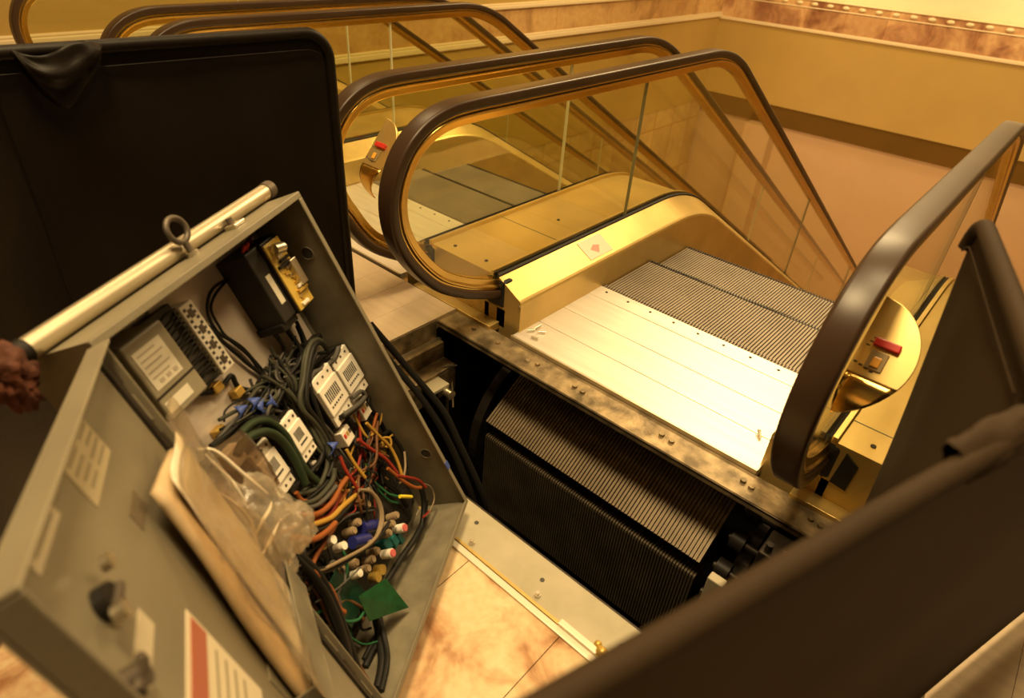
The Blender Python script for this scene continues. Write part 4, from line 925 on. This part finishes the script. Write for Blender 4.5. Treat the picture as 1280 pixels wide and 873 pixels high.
# cables hanging out of the cabinet back into the pit
HOSE = [[(-1.30, .86, .50), (-1.235, .90, .38), (-1.163, .925, .30), (-1.056, .945, .215), (-.965, .945, .13), (-.885, .94, .0), (-.85, .945, -.14), (-.84, .96, -.4)],
        [(-1.22, .90, .42), (-1.139, .955, .29), (-1.014, .975, .195), (-.950, .97, .12), (-.862, .965, -.01), (-.83, .975, -.16), (-.82, .99, -.4)]]
for k, (o, lab) in enumerate(((0, 'thick black hose running from cabinet edge down into the pit'), (.035, 'second black hose beside the cabinet edge, nearer the pit steps'))):
    P = smooth_path([(x-.035*min(1, max(0, z*4)), y-.012, z) for x, y, z in HOSE[k]], 6)
    tag(MB().tube(P, .0095, 12).build('black_hose', mat('matt_black_hose', (.007, .006, .005), .85, spec=.1)), lab, 'hose', 'black hoses at the pit')

# ================================================================== folding safety barriers
def fabric_panel(name, label, p0, p1, zt, zb, m, r=.013, cor=(0., .07), bow=.0, seed=1., flare=0., wr=.008, nfold=0., rail_end=1.0, nu=60, nv=40, cat='safety barrier', toptube=True, side1=True, leanx=0., seam=True):
    p0 = Vector((p0[0], p0[1], 0)); p1 = Vector((p1[0], p1[1], 0)); d = p1-p0; L = d.length; d.normalize(); nrm = Vector((d.y, -d.x, 0))
    t = thing(name, label, cat, tuple((p0+p1)/2+Vector((0, 0, zb))), 'folding black barrier panels')
    c0, c1 = cor
    def top(s):
        if c1 and s > L-c1: return zt-c1+math.sqrt(max(0, c1*c1-(s-(L-c1))**2))
        if c0 and s < c0: return zt-c0+math.sqrt(max(0, c0*c0-(c0-s)**2))
        return zt
    def fn(u, v):
        s = u*L
        if s > L*.8: s = L*.8+(s-L*.8)
        zz = zb+(top(s)-zb)*v
        s2 = s+flare*(zt-zz)*max(0, (u-.4)/.6)**2
        k = math.sin(PI*min(1, max(0, v)))**.6*min(1, min(u, 1-u)*6+.0)
        h = wr*noise.noise(Vector((s*4.2, zz*3.1, seed)))*k*1.6+nfold*math.sin(s*26+zz*3+2*noise.noise(Vector((s*3, zz*2, seed))))*(1-v)**.5*.5
        q = p0+d*s2+nrm*h; return Vector((q.x+leanx*(zt-zz)**1.0*u, q.y, zz))
    MB().grid(fn, nu, nv).build('fabric', m, t, solid=.004)
    P = []
    if c0: P += [p0+Vector((0, 0, zb)), p0+Vector((0, 0, (zb+zt)/2))]
    n = 8
    if c0:
        for i in range(n+1): a = PI-PI/2*i/n; P.append(p0+d*(c0+c0*math.cos(a))+Vector((0, 0, zt-c0+c0*math.sin(a))))
    else: P.append(p0+Vector((0, 0, zt)))
    if c1:
        for i in range(n+1): a = PI/2-PI/2*i/n; P.append(p0+d*(L-c1+c1*math.cos(a))+Vector((0, 0, zt-c1+c1*math.sin(a))))
        if side1: P += [p1+Vector((0, 0, (zb+zt)/2)), p1+Vector((0, 0, zb))]
    else:
        P.append(p1+Vector((0, 0, zt)))
    MB().tube(P, r, 12).build('frame', m, t)
    # stitched seam just below the top edge, both faces
    for sg in ((1, -1) if seam else ()):
        Q = [p0+d*(L*i/40)+nrm*sg*(r*.55)+Vector((0, 0, top(L*i/40)-r*2.6)) for i in range(1, 40)]
        MB().tube(Q, .0016, 5).build('seam', m, t)
    return t
p = fabric_panel('safety_barrier', 'large black vinyl barrier panel with rounded corner, standing behind grey cabinet', (-1.83, -.1), (-1.727, 1.150), 1.08, .012, FABRIC, r=.016, cor=(0, .075), wr=.012, seed=4.)
# loose sagging fold at the far left of that panel's top edge
b = MB()
def fold(u, v):
    s = .49+.17*u; x = -1.83+.103*s/1.25+.017
    return Vector((x+.014*math.sin(v*PI)+.020*math.sin(u*PI)*(1-v)+.015*noise.noise(Vector((u*4, v*4, 1))), -.1+s, 1.087-.125*v*math.sin(u*PI)**.7-.012*math.sin(u*PI*2)))
b.grid(fold, 24, 16).build('loose_fold', FABRIC, p, solid=.004, label='sagging fold of vinyl')
fabric_panel('safety_barrier', 'black barrier panel folded in at lower left, behind the open cabinet door', (-1.795, .34), (-.95, -.42), 1.08, .012, FABRIC, r=.016, cor=(0, .05), wr=.012, seed=9.)
q = fabric_panel('safety_barrier', 'near brown canvas barrier panel sweeping across lower right, close to the viewer', (-.140, .003), (.0905, .703), 1.035, .05, FABRIC2, r=.0115, cor=(0, 0), wr=.010, flare=1.35, seam=False, seed=2., nfold=.004)
# bunched cloth where the two near panels meet
b = MB()
def bunch(u, v):
    a = 2*PI*u; s = .552+.14*v; x = .041+.046*v
    k = .012+.003*math.sin(v*PI)+.005*noise.noise(Vector((math.cos(a)*2, v*5, math.sin(a)*2)))
    return Vector((x+k*math.cos(a)*1.2-.004, s, 1.037+k*math.sin(a)*.9-.012*(1-v)*math.cos(a)))
b.grid(bunch, 20, 12).build('bunched_cloth', FABRIC2, q, label='bunched corner of canvas')
fabric_panel('safety_barrier', 'dark canvas barrier panel standing edge on at right, beside near handrail', (.070, .74), (-.060, 1.185), 1.05, .012, FABRIC2, r=.013, leanx=.075, side1=False, cor=(0, .05), wr=.006, seed=6., nfold=.010, nu=70)

# ================================================================== lights of the place, with added wall fills
def area(name, loc, size, energy, col, look=None, shape='DISK'):
    l = bpy.data.lights.new(name, 'AREA'); l.shape = shape; l.size = size; l.energy = energy; l.color = col
    o = bpy.data.objects.new(name, l); COL.objects.link(o); o.location = loc
    d = (Vector(look)-Vector(loc)) if look else Vector((0, 0, -1))
    o.rotation_euler = d.to_track_quat('-Z', 'Y').to_euler(); return o
WARM = (1., .725, .36)
area('ceiling_light', (-1.7, 7.0, CEIL-.05), 2.4, 360, WARM)
area('ceiling_light', (-4.5, 11.5, CEIL-.05), 1.6, 25, WARM)
area('ceiling_light', (.4, 11.5, CEIL-.05), 1.6, 25, WARM)
area('ceiling_light', (-.9, .35, CEIL-.05), .9, 175, WARM)
area('ceiling_light', (-.2, 1.9, CEIL-.05), .9, 70, WARM)
area('ceiling_light', (-4.6, 2.2, CEIL-.05), 1.4, 60, WARM)
for x in (-4.5, -1): area('lower_hall_light', (x, 11.0, -1.9), 1.2, 30, (1., .66, .32), (x, FARY+.1, -3.9))
for x in (-4.2, -1.2): area('added_wall_fill', (x, 13.2, 2.0), .8, 40, WARM, (x, FARY+.1, .9))  # added unseen lamps that brighten the upper far wall
area('added_wall_fill', (-5.6, 8.0, 3.2), 1.5, 70, WARM, (LEFTX, 8.5, 3.0))  # added unseen lamp: brightens the left wall for the brass decks to reflect
w = bpy.data.worlds.new('world'); SC.world = w; w.use_nodes = True
w.node_tree.nodes['Background'].inputs[0].default_value = (1., .70, .38, 1); w.node_tree.nodes['Background'].inputs[1].default_value = .07
